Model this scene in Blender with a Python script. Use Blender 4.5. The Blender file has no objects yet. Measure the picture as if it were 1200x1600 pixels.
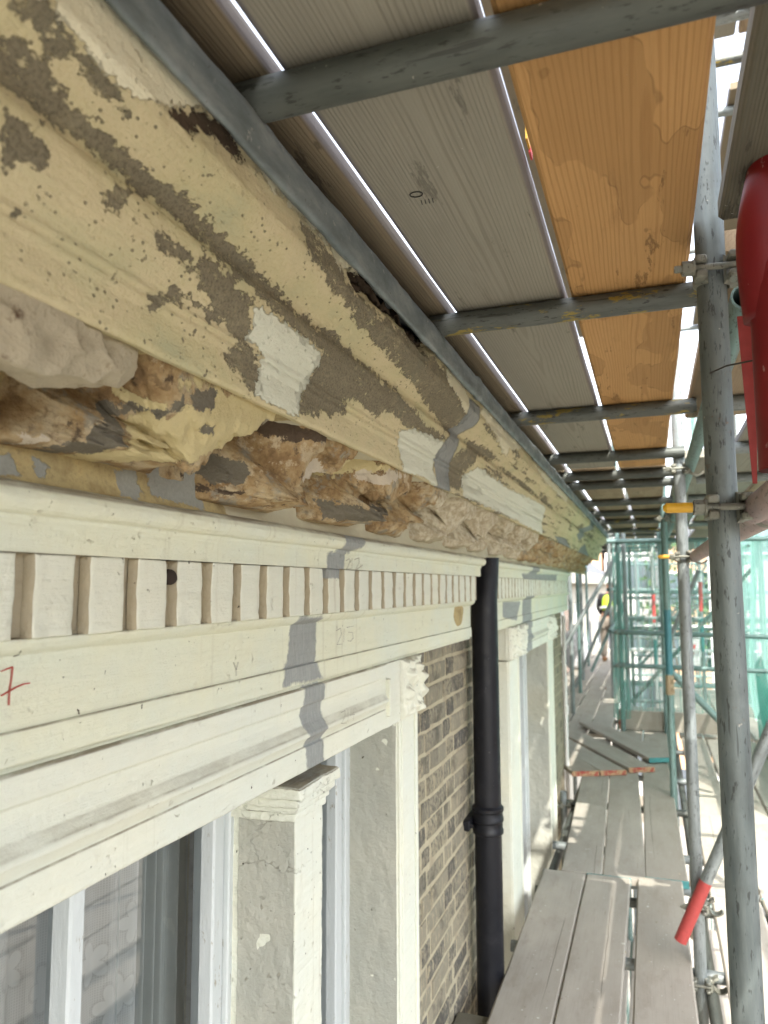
import bpy, math, random
import numpy as np
from mathutils import Vector, Matrix, Quaternion, Euler

SC = bpy.context.scene
COL = SC.collection
rng = random.Random(7)
GZ = -10.5                      # street level; the camera's eye is the origin, x away from the house, y along it

# ------------------------------------------------------------------ camera, sky, sun, exposure
cam_d = bpy.data.cameras.new('camera')
cam = bpy.data.objects.new('camera', cam_d); COL.objects.link(cam)
YAW, PITCH, ROLL = math.radians(19.5532), math.radians(5.6843), math.radians(0.2)
_t, _p = YAW, PITCH
FW = Vector((-math.sin(_t)*math.cos(_p), math.cos(_t)*math.cos(_p), math.sin(_p)))
_rt = Vector((math.cos(_t), math.sin(_t), 0)); _up = _rt.cross(FW)
_c, _s = math.cos(ROLL), math.sin(ROLL)
RT = _c*_rt - _s*_up; UP = _s*_rt + _c*_up
M = Matrix((RT, UP, -FW)).transposed()
cam.rotation_euler = M.to_euler()
cam_d.sensor_fit = 'VERTICAL'; cam_d.sensor_height = 36.0; cam_d.lens = 36*1170/1600
cam_d.clip_start = 0.02; cam_d.clip_end = 600
cam_d.dof.use_dof = True; cam_d.dof.focus_distance = 1.35; cam_d.dof.aperture_fstop = 26.3/5.0
SC.camera = cam

SUN_EL = math.radians(46); SUN_AZ = math.atan2(0.40, -0.916)     # compass angle from +y towards +x
sun_dir = Vector((math.sin(SUN_AZ)*math.cos(SUN_EL), math.cos(SUN_AZ)*math.cos(SUN_EL), math.sin(SUN_EL)))
world = bpy.data.worlds.new('World'); SC.world = world; world.use_nodes = True
wn = world.node_tree.nodes; wl = world.node_tree.links
sky = wn.new('ShaderNodeTexSky'); sky.sky_type = 'NISHITA'; sky.sun_disc = False
sky.sun_elevation = SUN_EL; sky.sun_rotation = SUN_AZ
sky.dust_density = 2.5
bg = wn['Background']; bg.inputs['Strength'].default_value = 0.15
hz = wn.new('ShaderNodeHueSaturation'); hz.inputs['Saturation'].default_value = .38; hz.inputs['Value'].default_value = 1.25   # thin high haze over the whole sky
wl.new(sky.outputs[0], hz.inputs['Color']); wl.new(hz.outputs[0], bg.inputs[0])
sl = bpy.data.lights.new('sun', 'SUN'); sl.energy = 2.0; sl.angle = math.radians(0.5); sl.color = (1, .95, .87)
so = bpy.data.objects.new('sun', sl); COL.objects.link(so); so.location = (6, -8, 12)
so.rotation_euler = sun_dir.to_track_quat('Z', 'Y').to_euler()
SC.view_settings.view_transform = 'Standard'; SC.view_settings.look = 'None'
SC.view_settings.exposure = 2.15; SC.view_settings.gamma = 1.0; SC.view_settings.use_curve_mapping = False
SC.render.engine = 'CYCLES'
SC.cycles.use_denoising = True
SC.cycles.max_bounces = 10; SC.cycles.diffuse_bounces = 6; SC.cycles.transparent_max_bounces = 24
SC.cycles.caustics_reflective = False; SC.cycles.caustics_refractive = False
SC.cycles.sample_clamp_indirect = 8

# ------------------------------------------------------------------ small helpers
def tag(o, label=None, cat=None, group=None, kind=None):
    if label: o['label'] = label
    if cat: o['category'] = cat
    if group: o['group'] = group
    if kind: o['kind'] = kind
    return o

def empty(name, loc, label, cat, group=None):
    o = bpy.data.objects.new(name, None); COL.objects.link(o)
    o.location = loc; o.empty_display_size = .1
    return tag(o, label, cat, group)

def mesh_np(name, V, F, smooth=False):
    me = bpy.data.meshes.new(name)
    V = np.asarray(V, np.float32); F = np.asarray(F, np.int32)
    me.vertices.add(len(V)); me.vertices.foreach_set('co', V.ravel())
    k = F.shape[1]
    me.loops.add(F.size); me.loops.foreach_set('vertex_index', F.ravel())
    me.polygons.add(len(F)); me.polygons.foreach_set('loop_start', np.arange(0, F.size, k, dtype=np.int32))
    if smooth: me.polygons.foreach_set('use_smooth', np.ones(len(F), bool))
    me.update(calc_edges=True); me.validate()
    return me

def mesh_py(name, V, F, smooth=False):
    me = bpy.data.meshes.new(name); me.from_pydata([tuple(v) for v in V], [], F); me.update()
    if smooth:
        for p in me.polygons: p.use_smooth = True
    return me

def obj(name, me, mat=None, parent=None, loc=None, rot=None):
    o = bpy.data.objects.new(name, me); COL.objects.link(o)
    if mat is not None and not me.materials: me.materials.append(mat)
    if parent is not None: o.parent = parent
    if loc is not None: o.location = loc
    if rot is not None:
        if isinstance(rot, Quaternion): o.rotation_mode = 'QUATERNION'; o.rotation_quaternion = rot
        else: o.rotation_euler = rot
    return o

class MB:
    """collects shapes for one mesh"""
    def __init__(s): s.V = []; s.F = []
    def add(s, V, F):
        n = len(s.V); s.V += [tuple(v) for v in V]; s.F += [tuple(i+n for i in f) for f in F]; return s
    def box(s, a, b, bev=0.0, M=None):
        x0, y0, z0 = a; x1, y1, z1 = b
        if bev <= 0:
            V = [(x, y, z) for x in (x0, x1) for y in (y0, y1) for z in (z0, z1)]
            F = [(0,1,3,2),(4,6,7,5),(0,4,5,1),(2,3,7,6),(0,2,6,4),(1,5,7,3)]
        else:
            e = bev; V = []; idx = {}
            for i, x in enumerate((x0, x1)):
                for j, y in enumerate((y0, y1)):
                    for k, z in enumerate((z0, z1)):
                        sx, sy, sz = (1, -1)[i], (1, -1)[j], (1, -1)[k]
                        idx[i,j,k,0] = len(V); V.append((x, y+sy*e, z+sz*e))
                        idx[i,j,k,1] = len(V); V.append((x+sx*e, y, z+sz*e))
                        idx[i,j,k,2] = len(V); V.append((x+sx*e, y+sy*e, z))
            g = lambda i,j,k,a: idx[i,j,k,a]
            F = []
            for i in (0,1):
                f = [g(i,0,0,0), g(i,0,1,0), g(i,1,1,0), g(i,1,0,0)]; F.append(f if i == 0 else f[::-1])
                f = [g(0,i,0,1), g(1,i,0,1), g(1,i,1,1), g(0,i,1,1)]; F.append(f if i == 0 else f[::-1])
                f = [g(0,0,i,2), g(0,1,i,2), g(1,1,i,2), g(1,0,i,2)]; F.append(f if i == 0 else f[::-1])
            for j in (0,1):
                for k in (0,1):
                    F.append([g(0,j,k,1), g(1,j,k,1), g(1,j,k,2), g(0,j,k,2)])
                    F.append([g(j,0,k,0), g(j,1,k,0), g(j,1,k,2), g(j,0,k,2)])
                    F.append([g(j,k,0,0), g(j,k,1,0), g(j,k,1,1), g(j,k,0,1)])
            for i in (0,1):
                for j in (0,1):
                    for k in (0,1): F.append([g(i,j,k,0), g(i,j,k,1), g(i,j,k,2)])
        if M is not None: V = [tuple(M @ Vector(v)) for v in V]
        return s.add(V, F)
    def rod(s, p0, p1, r, n=12, r1=None, caps=True):
        p0, p1 = Vector(p0), Vector(p1); r1 = r if r1 is None else r1
        d = (p1-p0).normalized(); a = d.orthogonal().normalized(); b = d.cross(a)
        V = []
        for p, q in ((p0, r), (p1, r1)):
            for i in range(n):
                t = 2*math.pi*i/n; V.append(p + q*(math.cos(t)*a + math.sin(t)*b))
        F = [(i, (i+1) % n, n+(i+1) % n, n+i) for i in range(n)]
        if caps: F += [tuple(range(n-1, -1, -1)), tuple(range(n, 2*n))]
        return s.add(V, F)
    def path(s, pts, r, n=10):
        for a, b in zip(pts[:-1], pts[1:]): s.rod(a, b, r, n)
        return s
    def build(s, name, mat, parent=None, loc=None, rot=None, smooth=False, auto=None):
        me = mesh_py(name, s.V, s.F, smooth)
        o = obj(name, me, mat, parent, loc, rot)
        if auto is not None: shade_auto(me, auto)
        return o

def shade_auto(me, ang=math.radians(38)):
    import bmesh
    bm = bmesh.new(); bm.from_mesh(me)
    bmesh.ops.recalc_face_normals(bm, faces=bm.faces)
    for f in bm.faces: f.smooth = True
    for e in bm.edges:
        if len(e.link_faces) == 2 and e.calc_face_angle(0) > ang: e.smooth = False
        elif len(e.link_faces) != 2: e.smooth = False
    bm.to_mesh(me); bm.free()

# ------------------------------------------------------------------ numpy noise
def _hash(i, j, k, seed):
    h = (i*374761393 + j*668265263 + k*2147483647 + seed*1274126177) & 0xFFFFFFFF
    h = ((h ^ (h >> 13)) * 1274126177) & 0xFFFFFFFF
    h = ((h ^ (h >> 16)) * 2246822519) & 0xFFFFFFFF
    return ((h ^ (h >> 15)) & 0xFFFFFF) / float(0xFFFFFF)
def vnoise(P, seed=0):
    P = np.asarray(P, np.float64); I = np.floor(P).astype(np.int64); f = P - I
    f = f*f*f*(f*(f*6-15)+10); r = 0
    for a in (0,1):
        for b in (0,1):
            for c in (0,1):
                w = (f[:,0] if a else 1-f[:,0])*(f[:,1] if b else 1-f[:,1])*(f[:,2] if c else 1-f[:,2])
                r = r + w*_hash(I[:,0]+a, I[:,1]+b, I[:,2]+c, seed)
    return r*2-1
def fbm(P, octv=4, seed=0, gain=.5, lac=2.03):
    P = np.asarray(P, np.float64); a = 1.0; r = 0; n = 0
    for o in range(octv):
        r = r + a*vnoise(P, seed+o*17); n += a; a *= gain; P = P*lac + 3.7
    return r/n
def worley(P, seed=0):
    P = np.asarray(P, np.float64); I = np.floor(P).astype(np.int64); best = np.full(len(P), 9.0)
    for a in (-1,0,1):
        for b in (-1,0,1):
            for c in (-1,0,1):
                J = I + np.array([a,b,c])
                q = np.stack([J[:,m] + _hash(J[:,0],J[:,1],J[:,2],seed+m*31) for m in range(3)], 1)
                best = np.minimum(best, ((P-q)**2).sum(1))
    return np.sqrt(best)
def sdpoly(X, Y, poly):
    """signed distance (inside positive) of points to a polygon"""
    X = np.asarray(X); Y = np.asarray(Y); d = np.full(X.shape, 1e9); ins = np.zeros(X.shape, bool)
    n = len(poly)
    for i in range(n):
        x0, y0 = poly[i]; x1, y1 = poly[(i+1) % n]
        ex, ey = x1-x0, y1-y0; L = ex*ex+ey*ey+1e-12
        t = np.clip(((X-x0)*ex+(Y-y0)*ey)/L, 0, 1)
        d = np.minimum(d, (X-x0-t*ex)**2+(Y-y0-t*ey)**2)
        c = ((y0 > Y) != (y1 > Y)) & (X < (x1-x0)*(Y-y0)/((y1-y0) if abs(y1-y0) > 1e-9 else 1e-9)+x0)
        ins ^= c
    return np.where(ins, 1, -1)*np.sqrt(d)

# ------------------------------------------------------------------ node materials
class NB:
    def __init__(s, name):
        s.m = bpy.data.materials.new(name); s.m.use_nodes = True
        s.t = s.m.node_tree; s.n = s.t.nodes; s.l = s.t.links
        s.b = s.n['Principled BSDF']; s.out = s.n['Material Output']
    def nd(s, t, **kw):
        x = s.n.new(t)
        for k, v in kw.items(): setattr(x, k, v)
        return x
    def put(s, sock, v):
        if hasattr(v, 'bl_idname') or isinstance(v, bpy.types.NodeSocket): s.l.new(v, sock)
        elif isinstance(v, (tuple, list)) and sock.type == 'RGBA' and len(v) == 3: sock.default_value = (*v, 1)
        else: sock.default_value = v
    def pos(s): return s.nd('ShaderNodeNewGeometry').outputs['Position']
    def oc(s): return s.nd('ShaderNodeTexCoord').outputs['Object']
    def rand(s): return s.nd('ShaderNodeObjectInfo').outputs['Random']
    def attr(s, name): return s.nd('ShaderNodeAttribute', attribute_name=name).outputs['Fac']
    def map(s, v, scale=(1,1,1), loc=(0,0,0), rot=(0,0,0)):
        x = s.nd('ShaderNodeMapping'); s.put(x.inputs[0], v); s.put(x.inputs['Scale'], scale); s.put(x.inputs['Location'], loc); s.put(x.inputs['Rotation'], rot)
        return x.outputs[0]
    def noise(s, v, scale=5, detail=4, rough=.55, dist=0, out=0):
        x = s.nd('ShaderNodeTexNoise'); s.put(x.inputs['Vector'], v); s.put(x.inputs['Scale'], scale); s.put(x.inputs['Detail'], detail)
        s.put(x.inputs['Roughness'], rough); s.put(x.inputs['Distortion'], dist)
        return x.outputs[out]
    def vor(s, v, scale=5, feat='F1', out=0, rnd=1.0):
        x = s.nd('ShaderNodeTexVoronoi', feature=feat); s.put(x.inputs['Vector'], v); s.put(x.inputs['Scale'], scale); s.put(x.inputs['Randomness'], rnd)
        return x.outputs[out]
    def wave(s, v, scale, dist=0, detail=2, dscale=1, kind='BANDS', axis='X', prof='SIN'):
        x = s.nd('ShaderNodeTexWave', wave_type=kind, wave_profile=prof)
        if kind == 'BANDS': x.bands_direction = axis
        else: x.rings_direction = axis
        s.put(x.inputs['Vector'], v); s.put(x.inputs['Scale'], scale); s.put(x.inputs['Distortion'], dist); s.put(x.inputs['Detail'], detail); s.put(x.inputs['Detail Scale'], dscale)
        return x.outputs['Fac']
    def math(s, op, a, b=None, c=None, clamp=False):
        x = s.nd('ShaderNodeMath', operation=op, use_clamp=clamp); s.put(x.inputs[0], a)
        if b is not None: s.put(x.inputs[1], b)
        if c is not None: s.put(x.inputs[2], c)
        return x.outputs[0]
    def add(s, *a):
        r = a[0]
        for q in a[1:]: r = s.math('ADD', r, q)
        return r
    def mul(s, *a):
        r = a[0]
        for q in a[1:]: r = s.math('MULTIPLY', r, q)
        return r
    def cn(s, n, k=1.0):   # centred noise * k
        return s.math('MULTIPLY_ADD', n, k, -.5*k)
    def step(s, v, a, b, lo=0.0, hi=1.0):
        x = s.nd('ShaderNodeMapRange', interpolation_type='SMOOTHSTEP'); s.put(x.inputs[0], v); s.put(x.inputs[1], a); s.put(x.inputs[2], b); s.put(x.inputs[3], lo); s.put(x.inputs[4], hi)
        return x.outputs[0]
    def mix(s, f, a, b, mode='MIX'):
        x = s.nd('ShaderNodeMix', data_type='RGBA', blend_type=mode); s.put(x.inputs[0], f); s.put(x.inputs[6], a); s.put(x.inputs[7], b)
        return x.outputs[2]
    def ramp(s, f, stops, interp='LINEAR'):
        x = s.nd('ShaderNodeValToRGB'); s.put(x.inputs[0], f); x.color_ramp.interpolation = interp
        e = x.color_ramp.elements
        while len(e) < len(stops): e.new(.5)
        for q, (p, c) in zip(e, stops): q.position = p; q.color = (*c, 1)
        return x.outputs[0]
    def sep(s, v):
        x = s.nd('ShaderNodeSeparateXYZ'); s.put(x.inputs[0], v); return x.outputs
    def comb(s, x_, y_, z_):
        x = s.nd('ShaderNodeCombineXYZ'); s.put(x.inputs[0], x_); s.put(x.inputs[1], y_); s.put(x.inputs[2], z_); return x.outputs[0]
    def bump(s, h, strength=.5, dist=.01, normal=None):
        x = s.nd('ShaderNodeBump'); s.put(x.inputs['Height'], h); s.put(x.inputs['Strength'], strength); s.put(x.inputs['Distance'], dist)
        if normal is not None: s.put(x.inputs['Normal'], normal)
        return x.outputs[0]
    def fin(s, col, rough=.8, nrm=None, metal=0.0, spec=None):
        s.put(s.b.inputs['Base Color'], col); s.put(s.b.inputs['Roughness'], rough); s.put(s.b.inputs['Metallic'], metal)
        if spec is not None: s.put(s.b.inputs['Specular IOR Level'], spec)
        if nrm is not None: s.put(s.b.inputs['Normal'], nrm)
        return s.m

def m_plain(name, col, rough=.6, metal=0, var=.15, scale=30, bump=.15):
    b = NB(name); p = b.oc(); n = b.noise(p, scale, 5)
    c = b.mix(n, tuple(q*(1-var) for q in col), tuple(min(1, q*(1+var)) for q in col))
    return b.fin(c, rough, b.bump(n, bump, .003), metal)

def mat_paint(name, base, cool, dirt=(.30,.26,.19), amount=.5, rough=.62):
    """old masonry paint: brush streaks along the wall, cool and warm patches, small chips, grey mortar repairs from 'grey'"""
    b = NB(name); p = b.pos()
    big = b.noise(p, 3.5, 5, .6); st = b.noise(b.map(p, (60, 5, 60)), 1.4, 5, .6); fine = b.noise(p, 160, 4, .6)
    c = b.mix(b.step(big, .35, .65), base, cool)
    c = b.mix(b.step(st, .5, .8, 0, .35), c, tuple(q*.86 for q in base))
    c = b.mix(b.step(b.noise(p, 22, 7, .7), .6, .78, 0, amount), c, dirt)
    up = b.sep(b.nd('ShaderNodeNewGeometry').outputs['Normal'])[2]
    dust = b.math('MULTIPLY', b.step(up, .35, .8), b.step(b.noise(b.map(p, (14, 5, 14)), 2.2, 6, .7), .30, .62, .25, .95))
    c = b.mix(dust, c, (.27,.235,.17))
    cv = b.nd('ShaderNodeTexVoronoi', feature='DISTANCE_TO_EDGE'); wq = b.nd('ShaderNodeVectorMath', operation='MULTIPLY_ADD'); b.put(wq.inputs[0], b.noise(p, 14, 5, .65, 0, 1)); wq.inputs[1].default_value = (.12,.12,.12); b.put(wq.inputs[2], p); b.put(cv.inputs['Vector'], wq.outputs[0]); cv.inputs['Scale'].default_value = 5.5
    crk = b.math('MULTIPLY', b.step(cv.outputs['Distance'], .0015, .006, 1, 0), b.step(b.noise(p, 3.1, 3), .60, .66))
    c = b.mix(b.mul(crk, .28), c, (.22,.19,.13))
    peel = b.math('MULTIPLY', b.step(b.noise(p, 48, 6, .72), .635, .66), b.step(b.noise(p, 4.4, 4), .50, .60)); c = b.mix(b.mul(peel, .4), c, (.50,.45,.33))
    drip = b.math('MULTIPLY', b.step(b.noise(b.map(p, (1, 46, 2.2)), 1.0, 4, .6), .56, .72), b.step(b.noise(p, 2.3, 3), .45, .62)); c = b.mix(b.mul(drip, .38), c, (.42,.385,.27))
    spots = b.math('MULTIPLY', b.step(b.noise(p, 75, 3, .6), .70, .735), b.step(b.noise(p, 6, 3), .44, .56))
    c = b.mix(spots, c, (.10,.085,.06))
    g = b.add(b.attr('grey'), b.cn(b.noise(p, 60, 5, .6), .5))
    gf = b.step(g, .40, .62)
    gc = b.mix(b.noise(b.map(p, (20, 90, 20)), 1.6, 6, .7), (.19,.205,.20), (.40,.41,.385))
    c = b.mix(gf, c, gc)
    h = b.add(b.mul(st, .7), b.mul(fine, .25), b.mul(b.noise(p, 38, 5, .6), .8), b.mul(gf, .6), b.mul(spots, -1.5), b.mul(crk, -.8), b.mul(peel, -1.4))
    return b.fin(c, b.step(st, .3, .7, rough-.1, rough+.12), b.bump(h, .9, .0048))

M_PAINT = mat_paint('house_paint', (.715,.715,.545), (.67,.70,.58))
M_PAINT_W = mat_paint('house_paint_white', (.73,.735,.61), (.69,.715,.62), amount=.35)
M_RENDER = mat_paint('unpainted_render', (.47,.41,.285), (.42,.375,.275), (.24,.20,.14), .7, .85)
M_REVEAL = mat_paint('shade_toned_reveal', (.45,.445,.375), (.40,.405,.35), (.30,.28,.22), .45, .8)  # base darkened: shade of the side faces put into their colour

def mat_cornice():
    b = NB('flaking_cornice'); p = b.pos(); z = b.sep(p)[2]
    e1 = b.noise(b.map(p, (1, .7, 1)), 42, 7, .68); e2 = b.noise(p, 13, 4, .6)
    edge = b.add(b.cn(e1, 1.35), b.cn(e2, .8), b.cn(b.noise(b.map(p, (1, .6, 1)), 150, 5, .7), 1.0))
    # colours
    lo = b.noise(b.map(p, (1.6, .7, 1.6)), 7, 5, .6); fi = b.noise(p, 240, 4, .65)
    yel = b.ramp(lo, [(.28, (.505,.495,.315)), (.42, (.61,.55,.33)), (.56, (.66,.575,.365)), (.72, (.575,.535,.33))])
    yel = b.mix(b.step(b.noise(b.map(p, (3, 1, 3)), 17, 6, .7), .55, .75, 0, .55), yel, (.71,.635,.40))
    yel = b.mix(b.step(fi, .5, .72, 0, .5), yel, (.52,.45,.235))
    stn = b.mix(b.noise(p, 26, 5, .65), (.23,.20,.135), (.335,.295,.205))
    stn = b.mix(b.step(fi, .42, .7, 0, .7), stn, (.125,.11,.075))
    stn = b.mix(b.step(b.noise(p, 5, 4), .5, .7, 0, .6), stn, (.215,.21,.15))
    warm = b.mix(b.noise(p, 9, 5, .6), (.86,.80,.55), (.86,.83,.66)); cool = b.mix(b.noise(b.map(p, (30, 6, 30)), 1.5, 6), (.66,.68,.55), (.78,.79,.66))
    crm = b.mix(b.step(z, .36, .44), cool, warm)
    crm = b.mix(b.step(b.noise(p, 55, 5, .7), .62, .76, 0, .6), crm, (.40,.36,.24))
    gry = b.mix(b.noise(b.map(p, (30, 70, 30)), 1.5, 6, .7), (.20,.215,.21), (.40,.41,.385))
    drk = b.mix(b.noise(p, 60, 6, .7), (.035,.026,.018), (.14,.10,.065))  # near-black tone paints shade into the broken cavities
    # masks
    fs = b.step(b.add(b.attr('strip'), edge), .47, .53)
    pits = b.math('MULTIPLY', b.step(b.noise(p, 62, 2.5, .5), .685, .715), b.step(b.noise(p, 8, 3), .40, .55))
    pit2 = b.math('MULTIPLY', b.step(b.vor(b.map(p, (1, .75, 1)), 95, 'F1'), .13, .19, 1, 0), b.step(b.noise(p, 14, 4, .6), .46, .56))
    chips = b.math('MULTIPLY', b.step(b.noise(b.map(p, (1, .6, 1)), 120, 4, .7), .635, .66), b.step(b.noise(p, 11, 3, .6), .50, .60))
    fs = b.math('MAXIMUM', fs, b.math('MAXIMUM', pits, b.math('MAXIMUM', b.mul(pit2, .8), b.mul(chips, .85))))
    flk = b.math('MULTIPLY', b.step(b.noise(b.map(p, (1, .55, 1)), 105, 5, .72), .575, .60), b.step(b.noise(p, 15, 5, .65), .47, .60)); fs = b.math('MULTIPLY', fs, b.math('SUBTRACT', 1.0, b.mul(flk, .9)))
    thin = b.mul(b.step(b.noise(b.map(p, (1, .5, 1)), 38, 6, .7), .50, .66), .38)
    fc = b.step(b.add(b.attr('cream'), b.mul(edge, .62)), .47, .53)
    fg = b.step(b.add(b.attr('grey'), b.mul(edge, .35)), .38, .60)
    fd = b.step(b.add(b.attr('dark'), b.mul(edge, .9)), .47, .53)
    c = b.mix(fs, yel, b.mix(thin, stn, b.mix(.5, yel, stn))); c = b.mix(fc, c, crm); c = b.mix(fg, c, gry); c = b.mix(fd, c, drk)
    h = b.add(b.mul(fs, -1.0), b.mul(fc, .9), b.mul(fg, 1.1), b.mul(fd, -3.5), b.mul(fi, .28), b.mul(e1, .7), b.mul(fs, b.noise(p, 120, 5, .7), .9), b.mul(b.noise(b.map(p, (4, 1, 4)), 30, 5), .5))
    return b.fin(c, .86, b.bump(h, 1.0, .0055), 0, .25)
M_CORNICE = mat_cornice()

def mat_bracket():
    """spalled brown stone under old ochre paint; limewashed where the y-dependent 'lime' attribute says so"""
    b = NB('spalled_stone'); p = b.pos()
    n1 = b.noise(p, 16, 7, .65); n2 = b.noise(p, 52, 7, .7); fi = b.noise(p, 200, 4, .65)
    raw = b.ramp(n1, [(.28, (.16,.105,.055)), (.40, (.30,.195,.095)), (.50, (.42,.30,.155)), (.60, (.52,.42,.26)), (.75, (.46,.385,.27))])
    raw = b.mix(b.step(n2, .36, .50, .6, 0), raw, (.17,.11,.06))
    raw = b.mix(b.step(b.noise(p, 19, 7, .7), .53, .62, 0, .85), raw, b.mix(n2, (.22,.205,.16), (.40,.375,.30)))
    raw = b.mix(b.step(b.noise(b.map(p, (1,1,1), (3,3,3)), 15, 7, .72), .56, .62, 0, .85), raw, b.mix(n2, (.44,.35,.22), (.66,.56,.38)))
    raw = b.mix(b.step(b.noise(b.map(p, (1,1,1), (9,3,3)), 26, 6, .7), .60, .66, 0, .85), raw, (.09,.065,.045))
    yel = b.mix(b.noise(p, 40, 5, .6), (.58,.49,.25), (.66,.57,.33))
    fy = b.step(b.add(b.attr('yel'), b.cn(b.noise(p, 34, 7, .68), 1.5)), .47, .53)
    gr = b.mix(fi, (.14,.125,.09), (.23,.21,.165))
    pl_ = b.step(b.add(b.attr('plas'), b.cn(b.noise(p, 34, 7, .68), 1.2)), .47, .53); c_pl = b.mix(n2, (.55,.48,.38), (.68,.61,.48))
    fdk = b.step(b.add(b.attr('ldark'), b.cn(b.noise(p, 40, 7, .7), 1.3)), .46, .56)  # mask for the shade painted into the hollows
    fgr = b.step(b.add(b.attr('dgrey'), b.cn(b.noise(p, 38, 7, .68), 1.3)), .47, .53)
    lime = b.mix(b.step(n2, .40, .62), (.44,.375,.26), (.63,.58,.44))
    c = b.mix(fy, raw, yel); c = b.mix(fgr, c, gr); c = b.mix(pl_, c, c_pl); c = b.mix(fdk, c, b.mix(n2, (.05,.035,.025), (.15,.11,.075)))
    fl = b.step(b.add(b.attr('lime'), b.cn(n1, 1.2), b.cn(n2, .5)), .45, .6)
    c = b.mix(fl, c, lime)
    h = b.add(b.mul(n2, 1.2), b.mul(fi, .5), b.mul(fy, .45), b.mul(b.noise(p, 28, 8, .72), 1.6))
    return b.fin(c, .92, b.bump(h, .9, .005), 0, .2)
M_STONE = mat_bracket()
b = NB('crumbling_plaster'); p = b.pos()
n = b.noise(p, 45, 6, .65); dk = b.math('MULTIPLY', b.step(b.noise(p, 24, 5, .6), .62, .7), 1.0)
c = b.mix(n, (.43,.37,.26), (.56,.50,.37)); c = b.mix(dk, c, (.13,.08,.05))
c = b.mix(b.step(b.noise(p, 70, 6, .72), .56, .68, 0, .6), c, (.30,.235,.15)); M_PLASTER = b.fin(c, .9, b.bump(b.add(n, b.mul(b.noise(p, 150, 5, .7), .6)), 1.0, .007), 0, .2)

def mat_bed():
    b = NB('bed_mould_stone'); p = b.pos(); n = b.noise(p, 24, 7, .68); fi = b.noise(p, 180, 4, .6)
    och = b.ramp(n, [(.3, (.30,.225,.11)), (.48, (.43,.35,.18)), (.62, (.50,.40,.20)), (.75, (.33,.20,.09))])
    och = b.mix(b.step(fi, .5, .7, 0, .4), och, (.25,.2,.11))
    lime = b.mix(b.noise(p, 12, 6, .65), (.46,.42,.30), (.66,.63,.47))
    c = b.mix(b.step(b.add(b.attr('lime'), b.cn(n, .5)), .47, .53), och, lime)
    g = b.step(b.add(b.attr('grey'), b.cn(b.noise(p, 60, 6, .65), .7)), .47, .53)
    c = b.mix(g, c, b.mix(fi, (.26,.265,.235), (.38,.385,.34)))
    h = b.add(b.mul(n, 1.5), b.mul(fi, .5), b.mul(g, .8))
    return b.fin(c, .9, b.bump(h, .7, .003), 0, .2)
M_BED = mat_bed()

# lead gutter
b = NB('lead_sheet'); p = b.pos(); n = b.noise(b.map(p, (1, .35, 1)), 26, 6, .65); n2 = b.noise(p, 110, 4, .6)
c = b.ramp(n, [(.3, (.12,.145,.15)), (.5, (.20,.235,.24)), (.68, (.31,.34,.34))])
c = b.mix(b.step(b.noise(p, 40, 5, .7), .62, .72, 0, .7), c, (.46,.47,.44))
c = b.mix(b.step(n2, .66, .72, 0, .8), c, (.07,.06,.05))
M_LEAD = b.fin(c, .6, b.bump(b.add(n, b.mul(n2, .3)), .6, .004), .25)

# bricks: every brick has its own colour
b = NB('stock_brick'); p = b.pos(); r = b.rand()
n = b.noise(p, 55, 6, .65); fi = b.noise(p, 260, 4, .65); pl = b.noise(p, 9, 4, .6)
c = b.ramp(r, [(.0, (.24,.22,.165)), (.25, (.29,.26,.19)), (.45, (.21,.195,.15)), (.62, (.32,.285,.20)), (.8, (.17,.16,.135)), (1., (.265,.24,.18))])
c = b.mix(b.step(b.add(n, b.cn(r, .35)), .48, .66, 0, .8), c, (.075,.072,.066))
c = b.mix(b.step(b.noise(b.map(p, (1.5, 1.5, .45)), 42, 6, .75), .50, .64, 0, .85), c, (.42,.37,.25))
c = b.mix(b.step(b.noise(p, 5.5, 5, .65), .52, .66, 0, .6), c, (.06,.055,.047))
h = b.add(n, b.mul(fi, .6))
M_BRICK = b.fin(c, .9, b.bump(h, .9, .004), 0, .2)
b = NB('lime_mortar'); p = b.pos(); n = b.noise(p, 60, 6, .65)
c = b.mix(n, (.36,.32,.22), (.58,.52,.37)); c = b.mix(b.step(b.noise(p, 10, 4), .5, .68, 0, .5), c, (.30,.24,.17))
M_MORTAR = b.fin(c, .95, b.bump(b.add(n, b.noise(p, 240, 3)), .8, .004), 0, .15)

# black cast iron
b = NB('black_iron_paint'); p = b.pos(); n = b.noise(p, 25, 5, .6); sp = b.noise(p, 120, 3, .6)
c = b.mix(n, (.004,.0045,.007), (.010,.011,.015)); c = b.mix(b.step(sp, .73, .76, 0, .7), c, (.30,.30,.30))
c = b.mix(b.step(b.noise(p, 7, 4, .6), .55, .75, 0, .12), c, (.10,.10,.11))
M_IRON = b.fin(c, b.step(n, .3, .7, .32, .55), b.bump(b.add(n, b.mul(sp, .5)), .35, .003), 0, .3)

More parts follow.
